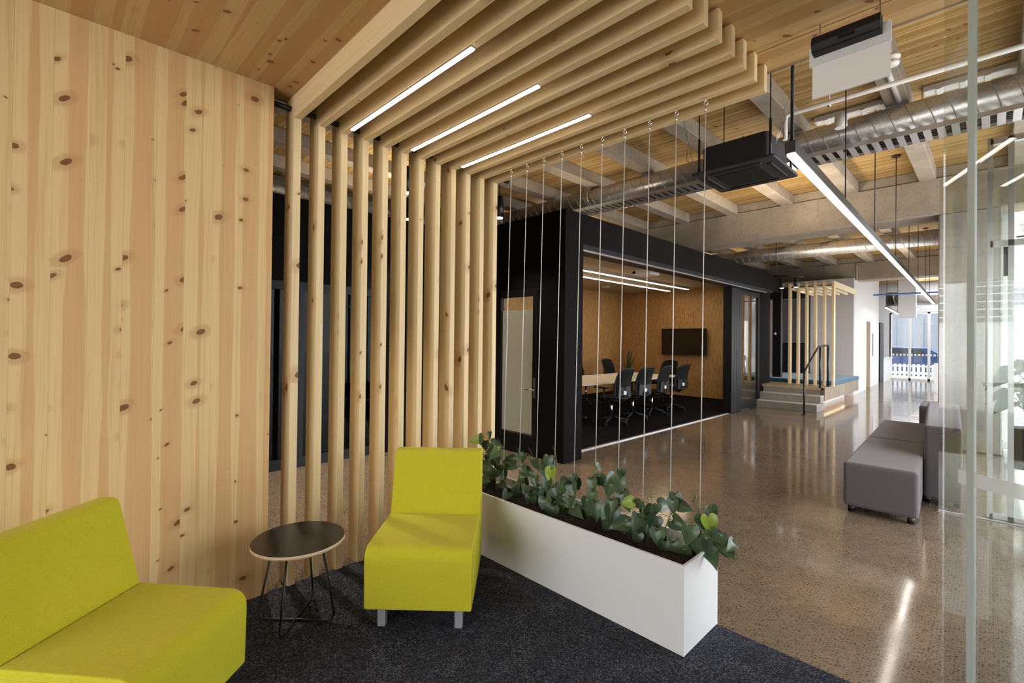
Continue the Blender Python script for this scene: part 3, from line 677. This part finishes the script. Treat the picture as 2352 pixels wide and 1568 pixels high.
for (x, y) in ((x0 + .05, y0 + .06), (x1 - .05, y0 + .06), (x0 + .05, y1 - .06), (x1 - .05, y1 - .06)):
    MB().tube([(x, y, 3.078), (x, y, 4.1)], .005, 6).tube([(x, y, 3.078), (x, y, 3.40)], .011, 8).build('hanging_rod', M['black_steel'], t)
for (x, y, dx) in ((x0 - .0, y0 + .1, -.35), (x1 + .0, y0 + .02, .22)):
    MB().tube([(x, y, 3.16), (x + dx * .12, y, 3.27), (x + dx * .5, y + .1, 3.7), (x + dx * .9, y + .3, 4.1)], .0025, 5).tube([(x, y, 3.16), (x + dx * .22, y - .03, 3.24), (x + dx * .3, y + .04, 3.36)], .0035, 5).build('bracing_wire', M['alu'], t)
MB().tube([(-1.62, 4.95, 3.3), (-1.66, 5.0, 3.4), (-1.72, 5.02, 3.45), (-1.75, 5.05, 3.38)], .03, 8).build('drain_hose', M['white_gloss'], t)

for (x, y, l) in ((-4.23, 3.94, 'beside the black end wall above the planter'), (-5.1, 3.2, 'behind the slats, lower and farther one'), (-4.2, 2.6, 'behind the slats, nearer one')):
    t = thing('cylinder_downlight', 'black cylinder pendant downlight with white lit face ' + l, 'light', (x, y, 3.0))
    MB().tube([(x, y, 3.0), (x, y, 3.26)], .05, 20).build('housing', M['black_steel'], t); MB().tube([(x, y, 3.26), (x, y, 4.1)], .006, 6).build('suspension_rod', M['black_steel'], t)
    MB().tube([(x, y, 2.992), (x, y, 3.0)], .042, 20).build('lens', M['led_far'], t)
# main pendant line
PA, PB = Vector((-.826, 3.07, 2.6)), Vector((-1.125, 17.2, 2.6))
t = thing('pendant_light', 'long black linear pendant light glowing along the corridor', 'light', tuple(PA.lerp(PB, .5)))
d = (PB - PA).normalized(); sd = Vector((d.y, -d.x, 0))
cc = PA.lerp(PB, .5); hl = (PB - PA).length / 2
MB().obox((cc.x, cc.y), (sd.x, sd.y), (d.x, d.y), .027, hl, 2.606, 2.675).build('housing', M['black_steel'], t, bevel=.003)
MB().obox((cc.x, cc.y), (sd.x, sd.y), (d.x, d.y), .023, hl - .03, 2.598, 2.606).build('diffuser', M['led'], t)
for yy in (3.12, 4.74, 6.39, 8.33, 10.2, 12.0, 14.0, 15.4):
    p = PA.lerp(PB, (yy - 3.07) / 14.13)
    MB().tube([(p.x, p.y, 2.67), (p.x, p.y, 4.1)], .005 if yy > 3.2 else .009, 6).tube([(p.x, p.y, 4.08), (p.x, p.y, 4.1)], .05, 14).build('suspension_rod', M['black_steel'], t)
t = thing('pendant_light', 'short distant linear pendant light near the far window', 'light', (-2.2, 21, 2.55))
MB().tube([(-2.30, 18.4, 2.66), (-2.45, 22.4, 2.66)], .03, 4).build('housing', M['black_steel'], t); MB().tube([(-2.30, 18.4, 2.62), (-2.45, 22.4, 2.62)], .022, 4).build('diffuser', M['led_far'], t)
for (x, y) in ((-2.305, 18.6), (-2.44, 22.2)): MB().tube([(x, y, 2.66), (x, y, 4.1)], .008, 6).build('suspension_rod', M['black_steel'], t)
MB().tube([(-8, 21.0, 3.25), (.05, 21.2, 3.25)], .03, 8).build('water_pipe', M['bluepipe'], cat='pipe', label='bright blue pipe crossing the far end of the ceiling')
t = thing('air_duct', 'large bright duct under the ceiling just before the far window', 'duct', (-2, 24.2, 3.3)); duct([(-.05, 24.2, 3.3), (-3, 24.2, 3.3)], .28, .25, 'duct_run', t)
for k, (y, z) in enumerate(((18.6, 3.62), (19.4, 3.75))):
    MB().tube([(-8, y, z), (.05, y + .1, z)], .035, 8).build('service_pipe', M['white_gloss'], cat='pipe', label=['lower', 'upper'][k] + ' pale service pipe crossing beyond the far concrete beam')
B(-2.5, -2.0, 22.9, 23.3, 2.5, 3.9).build('duct_riser', M['white_wall'], cat='duct', label='pale square duct drop hanging near the far window')

# ---------------------------------------------------------------- exit sign
t = thing('exit_sign', 'blank white hanging sign panel with black curved housing on top', 'sign', (-.45, 2.5, 2.97))
B(-.597, -.300, 2.505, 2.530, 2.776, 2.862).build('back_plate', M['white_gloss'], t, bevel=.002)
o = B(-.585, -.302, 2.508, 2.520, 2.626, 2.776).build('light_panel', plain('lit white acrylic', (.93, .91, .88), .35, var=.0), t, bevel=.002)
MB().prism(fillet([(2.505, 2.81), (2.505, 2.884), (2.455, 2.884), (2.44, 2.84), (2.455, 2.81)], [0, .004, .02, .02, .01], 4), 'x', -.576, -.328).build('housing', M['black_plastic'], t)
B(-.475, -.415, 2.44, 2.443, 2.826, 2.838).build('sensor_window', M['screen'], t)
for x in (-.56, -.34): MB().tube([(x, 2.533, 2.80), (x, 2.533, 2.971)], .003, 6).build('bracket', M['alu'], t)

# ---------------------------------------------------------------- lounge chairs
def lounge_chair(label, loc, fx, fy):
    """fx, fy: facing direction; local +x faces forward"""
    t = thing('lounge_chair', label, 'chair', loc, math.atan2(fy, fx), group=None)
    W = .272
    seat = fillet([(-.02, .12), (.455, .12), (.462, .43), (-.02, .435)], [.02, .012, .075, .01], 8)
    MB().prism(seat, 'y', -W, W).build('seat', M['lime'], t, bevel=.016, seg=4, world=False)
    back = fillet([(-.022, .12), (-.022, .432), (-.125, .795), (-.235, .795), (-.20, .12)], [.01, .006, .045, .045, .02], 8)
    MB().prism(back, 'y', -W + .002, W - .002).build('backrest', M['lime'], t, bevel=.016, seg=4, world=False)
    for sy in (-1, 1):
        sm = MB().tube([(.0, sy * (W + .001), .405), (.36, sy * (W + .001), .405), (.42, sy * (W + .001), .385), (.44, sy * (W + .001), .34), (.44, sy * (W + .001), .14)], .0022, 6)
        sm.build('seam_piping', M['lime'], t, world=False)
    for lx in (.37, -.14):
        for sy in (-1, 1):
            y = sy * .20
            B(lx - .02, lx + .02, y - .02, y + .02, .0, .125).build('leg', M['alu_leg'], t, bevel=.002, world=False)
    return t
def n2(a, b): l = math.hypot(a, b); return a / l, b / l
# centre of seat/back junction at floor level
lounge_chair('lime green armless lounge chair facing forward between slat screen and planter', ((-2.514 - 2.159) / 2, (1.487 + 1.852) / 2, .0125), *n2(.70, -.715))
lounge_chair('lime green lounge chair cropped at lower left in front of the pine wall', ((-2.545 - 2.165) / 2 + .0, (.309 - .098) / 2, .0125), *n2(.75, .66))
# side table
TX, TY = -2.515, .945
t = thing('side_table', 'small round black topped side table with plywood edge and wire legs', 'table', (TX, TY, .0125))
MB().lathe((TX, TY, .445), [(.226, 0), (.226, .0175)], 64).build('tabletop', M['ply'], t)
MB().lathe((TX, TY, .4625), [(.225, 0), (.224, .0015)], 64).build('laminate_surface', M['tabletop'], t)
q = [(-2.43, .825), (-2.70, .81), (-2.41, 1.09), (-2.715, 1.10)]
def tp(p, k=.62): return (TX + (p[0] - TX) * k, TY + (p[1] - TY) * k)
for (a, c) in ((q[0], q[3]), (q[1], q[2])):
    ta, tc = tp(a), tp(c); va = Vector((a[0], a[1], .021)); vc = Vector((c[0], c[1], .021)); dd = (vc - va).normalized()
    MB().tube([(ta[0], ta[1], .445), va + Vector((0, 0, .035)) + (Vector((ta[0], ta[1], .445)) - va) * .0, va + dd * .012 + Vector((0, 0, .008)), va + dd * .04, vc - dd * .04, vc - dd * .012 + Vector((0, 0, .008)), vc + Vector((0, 0, .035)), (tc[0], tc[1], .445)], .0062, 10).build('wire_frame', M['black_steel'], t)

# ---------------------------------------------------------------- planter
px0, px1, py0, py1, pz = -2.92, -1.018, 2.169, 2.56, .437
t = thing('planter', 'long white rectangular planter box filled with dark soil', 'planter', ((px0 + px1) / 2, (py0 + py1) / 2, 0))
th = .014
b = MB(); b.box(px0, px1, py0, py0 + th, .0, pz); b.box(px0, px1, py1 - th, py1, .0, pz); b.box(px0, px0 + th, py0 + th, py1 - th, 0, pz); b.box(px1 - th, px1, py0 + th, py1 - th, 0, pz); b.box(px0 + th, px1 - th, py0 + th, py1 - th, 0.012, .1)
b.build('box', M['white'], t)
B(px0 + th, px1 - th, py1 - .05, py1 - th, pz - .06, pz - .05).build('inner_ledge', M['white'], t)
b = MB(); g = {}; nx, ny = 190, 34
for i in range(nx + 1):
    for j in range(ny + 1):
        x = px0 + th + (px1 - px0 - 2 * th) * i / nx; y = py0 + th + (py1 - py0 - 2 * th) * j / ny
        g[i, j] = b.b.verts.new((x, y, pz - .052 + random.uniform(-.006, .006) + .012 * math.sin(x * 9 + y * 5) * math.sin(y * 17)))
for i in range(nx):
    for j in range(ny): b.b.faces.new((g[i, j], g[i + 1, j], g[i + 1, j + 1], g[i, j + 1]))
o = b.build('soil', M['soil'], t)
# wires
WX = []
for i in range(10):
    xt = -2.601 + .1675 * i; xb = -2.58 + .1668 * i; WX.append((xt, xb))
    t = thing('hanging_wire', f'thin steel wire between slats and planter, {ORD[i]} from the lime chair', 'wire', (xt, 2.545, ZS), group='steel plant wires above the planter')
    MB().tube([(xt, 2.545, ZS - .05), (xb, 2.47, pz - .06)], .0024, 6).build('wire', M['wire'], t)
    MB().tube([(xt, 2.545, ZS), (xt, 2.545, ZS - .018)], .003, 6).tube([(xt + .011 * math.sin(a), 2.545, ZS - .03 + .011 * math.cos(a)) for a in [2 * PI * k / 12 for k in range(13)]], .003, 6, cap=False).tube([(xt, 2.545, ZS - .042), (xt, 2.545, ZS - .075)], .0035, 6).build('eye_hook', M['chrome'], t)

def leaf(b, uvl, cl, base, dirv, up, L, tone):
    """heart-shaped leaf: base point at the stalk, dirv to the tip, up the face normal"""
    d = dirv.normalized(); nrm = (up - d * up.dot(d)).normalized(); s = d.cross(nrm)
    rows = [(-.12, .17, .10), (-.08, .29, .06), (.0, .37, .0), (.14, .41, 0), (.30, .385, 0), (.46, .32, 0), (.62, .225, 0), (.78, .125, 0), (.90, .05, 0), (1.0, .004, 0)]
    vs = []
    for (v, w, notch) in rows:
        r = []
        for k in (-2, -1, 0, 1, 2):
            kk = k / 2; vv = v + (.16 if v < 0 else 0) * (1 - abs(kk)) ** 1 * (1 if v < 0 else 0)
            h = abs(kk) * w * .32 - .25 * v * v + .02 * math.sin(v * 9 + k)
            r.append(b.verts.new(base + (d * vv + s * (kk * w) + nrm * h) * L))
        vs.append((r, v, w))
    for i in range(len(vs) - 1):
        for k in range(4):
            f = b.faces.new((vs[i][0][k], vs[i][0][k + 1], vs[i + 1][0][k + 1], vs[i + 1][0][k])); f.smooth = True
            for lp, (ii, kk) in zip(f.loops, ((i, k), (i, k + 1), (i + 1, k + 1), (i + 1, k))):
                lp[uvl].uv = (.5 + (kk - 2) / 4 * vs[ii][2] * 2, vs[ii][1]); lp[cl] = tone
rl = random.Random(21)
names = []
def vine(k, x, y, top, nl, label, over=None):
    t = thing('philodendron', label, 'plant', (x, y, pz - .05), group='heart-leaf vines in the white planter')
    b = MB(); uvl = b.b.loops.layers.uv.new('UVMap'); cl = b.b.loops.layers.float_color.new('tone')
    s = MB(); wx, wy = x, 2.47
    if over: path = [Vector((x, y, pz - .06)), Vector((x + .08, y + .02, pz + .06)), Vector((x + .16, y - .02, pz + .09)), Vector((x + .25, y - .02, pz + .06)), Vector((x + .30, y - .0, pz + .12))]
    else:
        path = [Vector((x + rl.uniform(-.04, .04), y, pz - .06))]
        for j in range(1, 6): path.append(Vector((wx + rl.uniform(-.02, .02), y + (wy - y) * min(1, j / 3) + rl.uniform(-.015, .015), pz - .06 + (top - pz + .06) * j / 5)))
        path.append(path[-1] + Vector((rl.uniform(-.03, .03), rl.uniform(-.02, .02), .05)))
    s.tube(path, [.0035] * (len(path) - 1) + [.0015], 6)
    for j in range(nl):
        f = (j + .4) / nl; f = f ** .9; q_ = f * (len(path) - 1); i0 = min(int(q_), len(path) - 2); p = path[i0].lerp(path[i0 + 1], q_ - i0)
        a = rl.uniform(-2.6, .8) if rl.random() < .55 else rl.uniform(0, 6.28)   # mostly towards the lounge side
        spread = rl.uniform(.02, .085) * (1.15 - .5 * f) * (1 if not over else .6)
        st_ = Vector((math.cos(a) * spread, math.sin(a) * spread * .9 - .01, rl.uniform(-.005, .06)))
        base = p + st_
        if not over: base.z = max(base.z, pz + .0)
        s.tube([p, p + st_ * .6 + Vector((0, 0, .012)), base], .0016, 5)
        L = rl.uniform(.08, .125) * (1. - .35 * max(0, f - .75) / .25)
        out = Vector((math.cos(a), math.sin(a) - .3, 0)).normalized()
        dirv = Vector((out.x * .35 + rl.uniform(-.3, .3), out.y * .35, -1.)) if rl.random() < .8 else Vector((out.x, out.y, -.25))
        up = Vector((.45 + rl.uniform(-.5, .5), -1. + rl.uniform(-.3, .3), .45 + rl.uniform(-.3, .3)))
        leaf(b.b, uvl, cl, base, dirv, up, L, (rl.random(), rl.random() * (1.0 if f > .6 else .85), 0, 1))
    # fine pale tendril
    tip = path[-1]; s.tube([tip, tip + Vector((-.01, -.005, .03)), tip + Vector((-.03, -.01, .055))], [.002, .0015, .0006], 5)
    b.build('leaves', M['leaf'], t); s.build('stem', M['stem'], t)
tops = [.66, .62, .64, .68, .60, .66, .68, .54, .62, .60]
for k in range(10):
    vine(k, WX[k][1], 2.42 + .02 * (k % 2), tops[k], 9, f'heart-leaf philodendron climbing the {ORD[k]} wire from the lime chair')
for k, (x, y, tz, nl) in enumerate(((-2.74, 2.40, .74, 12), (-2.66, 2.32, .58, 7), (-2.42, 2.36, .50, 3), (-2.02, 2.36, .50, 3), (-1.60, 2.38, .53, 5), (-1.36, 2.40, .55, 5))):
    vine(20 + k, x, y, tz, nl, ['tall bushy philodendron just behind the lime chair', 'low philodendron in soil right behind the lime chair', 'low philodendron in the soil between second and third wire',
         'low philodendron in the soil between fourth and fifth wire', 'low philodendron in the soil between sixth and seventh wire', 'low philodendron in the soil between eighth and ninth wire'][k])
vine(40, -1.16, 2.40, .5, 9, 'philodendron trailing over the right end of the planter', over=True)

# ---------------------------------------------------------------- grey modular seating
def rot_box(name, pts, z0, z1, mat, t, bev):
    MB().prism(pts, 'z', z0, z1).build(name, mat, t, bevel=bev, seg=4)
def module(label, pts, z1, cat='ottoman', nm='ottoman'):
    cx_ = sum(p[0] for p in pts) / 4; cy_ = sum(p[1] for p in pts) / 4
    t = thing(nm, label, cat, (cx_, cy_, 0), group='grey modular seats by the column')
    rot_box('cushion_block', pts, .065, z1, M['grey_fab'], t, .03)
    for p in pts:
        fx, fy = cx_ + (p[0] - cx_) * .8, cy_ + (p[1] - cy_) * .88
        MB().tube([(fx, fy, 0), (fx, fy, .066)], .026, 16).build('foot', M['black_steel'], t)
module('grey upholstered ottoman nearest the camera on round black feet', [(-.935, 5.10), (-.42, 5.10), (-.50, 6.70), (-1.0, 6.72)], .45)
module('grey upholstered ottoman pushed behind the nearest one', [(-1.0, 6.725), (-.50, 6.705), (-.62, 8.38), (-1.07, 8.38)], .45)
module('grey upholstered backrest block standing beside the ottomans', [(-.452, 5.90), (-.19, 5.87), (-.30, 8.36), (-.605, 8.36)], .745, 'seat back', 'seat_back')
module('dark grey seat block beyond the backrest beside the column', [(-.70, 8.45), (-.50, 8.45), (-.5, 9.2), (-.72, 9.2)], .68, 'seat back', 'seat_back')

# ---------------------------------------------------------------- glass pane, stile and strip at the right
g0, gd = Vector((-.106, 2.643, 0)), Vector((.184, -.124, 0)).normalized(); gn = Vector((-gd.y, gd.x, 0))
def gp(s_): return g0 + gd * s_
t = thing('glass_door', 'tall clear glass door pane with pale vertical edge at the right', 'door', tuple(gp(.3)))
c_ = gp(.33)
MB().obox((c_.x, c_.y), gd, gn, .375, .005, .02, 2.94).build('glass_pane', M['glass_tint'], t)
c_ = gp(.0575) - gn * .002
MB().obox((c_.x, c_.y), gd, gn, .0125, .0075, .012, 2.96).build('edge_stile', M['stile'], t, bevel=.002)
c_ = gp(.36) - gn * .007
MB().obox((c_.x, c_.y), gd, gn, .345, .0008, .945, 1.0).build('frosted_strip', M['strip'], t)
c_ = gp(.36)
MB().obox((c_.x, c_.y), gd, gn, .38, .02, 2.94, 2.97).build('head_rail', M['alu'], t)

# entrance glazing beyond the seats
t = thing('window_3', 'x', 'window', (.9, 5.87, 0)); t['kind'] = 'structure'; del t['label']; del t['category']
b = MB()
for x in (-.02, .105, 1.0, 1.9): b.box(x - .018, x + .018, 5.84, 5.90, 0, 3.3)
for z in (0., 2.35, 3.24): b.box(-.02, 1.9, 5.84, 5.90, z, z + .05)
b.build('window_frame', M['alu'], t); B(-.0, 1.9, 5.865, 5.872, .05, 3.24).build('glass_pane', M['glass'], t)
t = thing('sliding_glass_door', 'frameless glass door leaf standing in front of the grey backrest block', 'door', (.0, 5.80, 0))
B(-.345, .62, 5.80, 5.81, .012, 3.0).build('glass_pane', M['glass_refl'], t); B(-.345, .62, 5.79, 5.82, .002, .012).build('bottom_rail', M['alu'], t)
# ---------------------------------------------------------------- outside
struct(B(.1, 1.95, 5.92, 9.86, .0005, .012).box(.22, 1.95, 9.86, 26.3, .0005, .012), 'floor', M['paving'])
struct(B(-14, 40, 26.3, 60, -.25, -.05), 'floor', M['asphalt'])
struct(B(1.95, 40, -12, 26.3, -.25, -.02), 'floor', M['paving'])
t = thing('picket_fence', 'white picket fence outside the far window', 'fence', (-3, 27.6, 0))
b = MB()
for k in range(26): b.box(-4.6 + .16 * k, -4.5 + .16 * k, 27.6, 27.63, -.05, .62)
b.build('pickets', M['white'], t); B(-4.7, -.4, 27.63, 27.67, .5, .56).build('rail', M['white'], t)
t = thing('car', 'dark blue car parked in the street beyond the fence', 'car', (-2.9, 31, -.05))
MB().prism(fillet([(-5.2, .15), (-.8, .15), (-.75, .75), (-1.6, .92), (-2.2, 1.35), (-3.9, 1.38), (-4.6, .95), (-5.25, .85)], [.1, .1, .15, .1, .2, .2, .1, .15], 4), 'y', 30.6, 32.3).build('body', M['car'], t, bevel=.05)
MB().prism([(-2.3, .98), (-2.45, 1.28), (-3.75, 1.30), (-4.2, .98)], 'y', 30.585, 30.6).build('side_window', M['screen'], t)
for x in (-4.4, -1.6): MB().tube([(x, 30.55, .27), (x, 30.8, .27)], .31, 20).build('wheel', M['black_plastic'], t)
t = thing('building', 'blue grey street building with white fascia across the road', 'building', (-3, 40, 0))
B(-12, 6, 40, 44, -.05, 4.6).build('wall', M['bluegrey'], t); B(-12, 6, 39.7, 40, 3.9, 6.5).build('fascia', M['white'], t)
for x in (-6.2, -4.4, -2.4): B(x, x + 1.3, 39.95, 40, .6, 3.2).build('window', M['bluegrey'], t)
t = thing('building', 'white weatherboard building with louvre windows outside the entrance', 'building', (3, 24, 0))
B(.25, 12, 24, 28, -.02, 8).build('wall', M['white'], t)
for x in (.47, 1.9, 3.3):
    w_ = B(x, x + .9, 23.93, 24, 2.9, 4.6).build('window', M['bluegrey'], t)
    b = MB()
    for k in range(5): b.box(x, x + .9, 23.85, 23.94, 3.0 + .32 * k, 3.04 + .32 * k)
    b.build('louvre', M['white'], w_)
t = thing('slatted_canopy', 'slatted sun canopy over the paved entrance outside the glass', 'canopy', (2, 12, 3.2))
b = MB()
for k in range(26): b.box(.25, 4, 8.2 + .42 * k if k > 4 else 9.9 + .42 * k, (8.2 + .42 * k if k > 4 else 9.9 + .42 * k) + .2, 3.2, 3.24)
b.build('slats', M['white'], t)
for y in (9.95, 19.2): B(.22, 4.1, y, y + .08, 3.12, 3.2).build('beam', M['white'], t)
for y in (9.95, 19.2): B(4.0, 4.1, y, y + .08, -.02, 3.12).build('post', M['white'], t)
t = thing('railing', 'thin metal railing in front of the white building', 'railing', (3, 21, 0))
b = MB(); b.box(.3, 9, 21, 21.04, 1.4, 1.45); b.box(.3, 9, 21, 21.04, .2, .24); b.build('rail', M['alu'], t)
b = MB()
for k in range(64): b.box(.35 + .13 * k, .37 + .13 * k, 21.01, 21.03, .0, 1.4)
o = b.build('balusters', M['alu'], t)
def bush(label, c, r, nm='shrub', mat='hedge', leaf_s=.06, n_lf=500):
    t = thing(nm, label, 'plant', c)
    b = MB(); uvl = b.b.loops.layers.uv.new('UVMap'); cl = b.b.loops.layers.float_color.new('tone')
    rr = random.Random(int(c[0] * 10 + 5))
    for k in range(n_lf):
        v = Vector((rr.gauss(0, 1), rr.gauss(0, 1), rr.gauss(0, 1))).normalized() * rr.uniform(.55, 1)
        p = Vector((c[0] + v.x * r[0], c[1] + v.y * r[1], c[2] + r[2] + v.z * r[2]))
        leaf(b.b, uvl, cl, p, Vector((rr.uniform(-1, 1), rr.uniform(-1, 1), rr.uniform(-1, .3))), Vector((v.x, v.y - .2, v.z + .5)), rr.uniform(.6, 1.3) * leaf_s, (rr.random(), 0, 0, 1))
    b.build('leaves', M['leaf'], t)
    MB().tube([(c[0], c[1], c[2]), (c[0], c[1], c[2] + r[2])], .02, 6).build('trunk', M['cladding'], t)
struct(B(-14, 1.95, -30, -3.7, -.25, -.02), 'floor', M['paving'])
t = thing('building', 'white weatherboard building behind the viewer, seen mirrored in the glass', 'building', (0, -20, 0))
B(-9, 9, -22, -20, -.02, 8).build('wall', M['white'], t)
for x in (-3.2, -.9, 1.4):
    w_ = B(x, x + 1.5, -20, -19.93, 2.6, 4.6).build('window', M['bluegrey'], t)
    b = MB()
    for k in range(5): b.box(x, x + 1.5, -19.95, -19.85, 2.8 + .36 * k, 2.86 + .36 * k)
    b.build('louvre', M['white'], w_)
t = thing('slatted_canopy', 'white slatted sun canopy over the pavement outside', 'canopy', (0, -8, 0))
b = MB()
for k in range(22): b.box(-4, 4, -14 + .5 * k, -13.75 + .5 * k, 3.9, 3.95)
b.build('slats', M['white'], t)
for x in (-3.9, 3.9):
    for y in (-13.9, -3.9): B(x - .06, x + .06, y - .06, y + .06, -.02, 3.9).build('post', M['white'], t)
bush('round green shrub before the white building', (.85, 17.2, 0.012), (.6, .5, .42), leaf_s=.16, n_lf=260)
bush('second green shrub farther right before the white building', (3.5, 20.3, 0), (.8, .6, .7), leaf_s=.16, n_lf=260)
t = thing('potted_plant', 'broad dark-leaved plant in a slim pot outside the entrance glass', 'plant', (.30, 8.5, 0))
MB().lathe((.30, 8.5, -.0), [(.13, 0), (.17, .5), (.15, .5)], 20).build('pot', M['black_plastic'], t)
b = MB(); uvl = b.b.loops.layers.uv.new('UVMap'); cl = b.b.loops.layers.float_color.new('tone'); s = MB(); rr = random.Random(5)
for k in range(16):
    a = rr.uniform(0, 6.28); h = rr.uniform(.75, 1.35); p = Vector((.30 + math.cos(a) * .18, 8.5 + math.sin(a) * .18, h))
    s.tube([(.30, 8.5, .45), (.30 + math.cos(a) * .05, 8.5 + math.sin(a) * .05, h - .1), p], .007, 6)
    leaf(b.b, uvl, cl, p, Vector((math.cos(a), math.sin(a), -.5)), Vector((0, -.6, 1)), .26, (0, 0, 0, 1))
b.build('leaves', M['snake'], t); s.build('stem', M['snake'], t)

# ---------------------------------------------------------------- outer walls of the hall
b = MB(); b.box(-13.2, -13, -3.6, 26.3, 0, 4.2)
struct(b, 'wall_outer', M['conc'])
b = MB(); b.box(-13, -3.05, -3.7, -3.5, 0, 4.2); b.box(1.1, 1.95, -3.7, -3.5, 0, 4.2); b.box(-3.05, 1.1, -3.7, -3.5, 2.95, 4.2)  # unseen rear wall; opening placed to send daylight onto the planter front
struct(b, 'wall_rear', M['white_wall'])
b = MB(); b.box(1.95, 2.1, -3.7, 3.2, 0, 3.0); b.box(1.95, 2.1, -3.7, 5.9, 3.0, 4.2); b.box(1.95, 2.1, 5.9, 9.9, 3.4, 4.2)  # unseen side wall; solid part added to cut daylight from the right
struct(b, 'wall_entrance', M['white_wall'])

# ---------------------------------------------------------------- light
w = bpy.data.worlds.new('World'); S.world = w; w.use_nodes = True
nt = w.node_tree; bg = nt.nodes['Background']; bg.inputs[0].default_value = (.94, .965, 1., 1); bg.inputs[1].default_value = 6.2
def area(name, loc, size, size_y, power, target, col=(1, 1, 1), portal=False):
    l = bpy.data.lights.new(name, 'AREA'); l.shape = 'RECTANGLE'; l.size = size; l.size_y = size_y; l.energy = power; l.color = col
    o = bpy.data.objects.new(name, l); C.objects.link(o); o.location = loc
    o.rotation_euler = (Vector(target) - Vector(loc)).to_track_quat('-Z', 'Y').to_euler()
    if portal: l.cycles.is_portal = True
    return o
area('rear_window_portal', (-.95, -3.55, 1.47), 4.1, 2.9, 1, (-.95, 3, 1.47), portal=True)
area('entrance_portal', (2.0, 4.6, 1.5), 2.7, 3.0, 1, (-5, 4.6, 1.5), portal=True)
area('street_window_portal', (.15, 18, 1.55), 16.2, 2.8, 1, (-5, 18, 1.55), portal=True)
area('added_roof_opening_portal', (-1.1, 24.5, 4.15), 2.5, 2.2, 1, (-1.1, 24.5, 0), portal=True)  # serves the roof opening added for daylight at the far end
area('far_window_portal', (-1.75, 26.12, 1.4), 2.7, 2.8, 1, (-1.75, 10, 1.4), portal=True)
area('alcove_spot', (-3.3, 13.9, 2.75), .3, .3, 10, (-3.6, 15, .5), (1., .82, .6))
def fill_spot(name, loc, p, col=(1., .84, .64), r=.15):  # upward fill with no fitting, added to brighten the ceiling
    l = bpy.data.lights.new(name, 'SPOT'); l.energy = p; l.color = col; l.shadow_soft_size = r; l.spot_size = R(165); l.spot_blend = .6
    o = bpy.data.objects.new(name, l); C.objects.link(o); o.location = loc; o.rotation_euler = (PI, 0, 0)
for loc, p in (((-6.2, 3.6, 3.2), 60), ((-2.2, 7.9, 3.0), 85), ((-6.6, 8.0, 3.2), 60), ((-2.2, 12.0, 3.0), 60), ((-5.6, 14.0, 3.3), 40), ((-4.2, 5.6, 3.2), 18), ((-.3, 4.4, 3.1), 12), ((-1.6, 15.5, 3.1), 40)):
    fill_spot('ceiling_fill_spot', loc, p)
for (x, y, p) in ((-4.23, 3.94, 70), (-5.1, 3.2, 90), (-4.2, 2.6, 130), (-4.3, 1.2, 150)):  # last lamp has no fitting; added to brighten the floor behind the slats
    l = bpy.data.lights.new('downlight_and_fill', 'SPOT'); l.energy = p; l.color = (1., .86, .68); l.shadow_soft_size = .04; l.spot_size = R(95); l.spot_blend = .7
    o = bpy.data.objects.new('downlight_and_fill', l); C.objects.link(o); o.location = (x, y, 2.98)
sun = bpy.data.lights.new('sun', 'SUN'); sun.energy = 9.; sun.angle = R(.6); sun.color = (1., .96, .9); so = bpy.data.objects.new('sun', sun); C.objects.link(so); so.rotation_euler = (0, R(30), R(12))

S.view_settings.view_transform = 'Standard'; S.view_settings.look = 'None'; S.view_settings.gamma = 1; S.view_settings.exposure = .22
S.view_settings.use_curve_mapping = False
S.cycles.max_bounces = 6; S.cycles.diffuse_bounces = 3; S.cycles.glossy_bounces = 3; S.cycles.transparent_max_bounces = 12
S.cycles.sample_clamp_indirect = 5; S.cycles.use_denoising = True; S.cycles.caustics_reflective = False; S.cycles.caustics_refractive = False
S.cycles.use_adaptive_sampling = True; S.cycles.adaptive_threshold = .05; S.cycles.adaptive_min_samples = 16
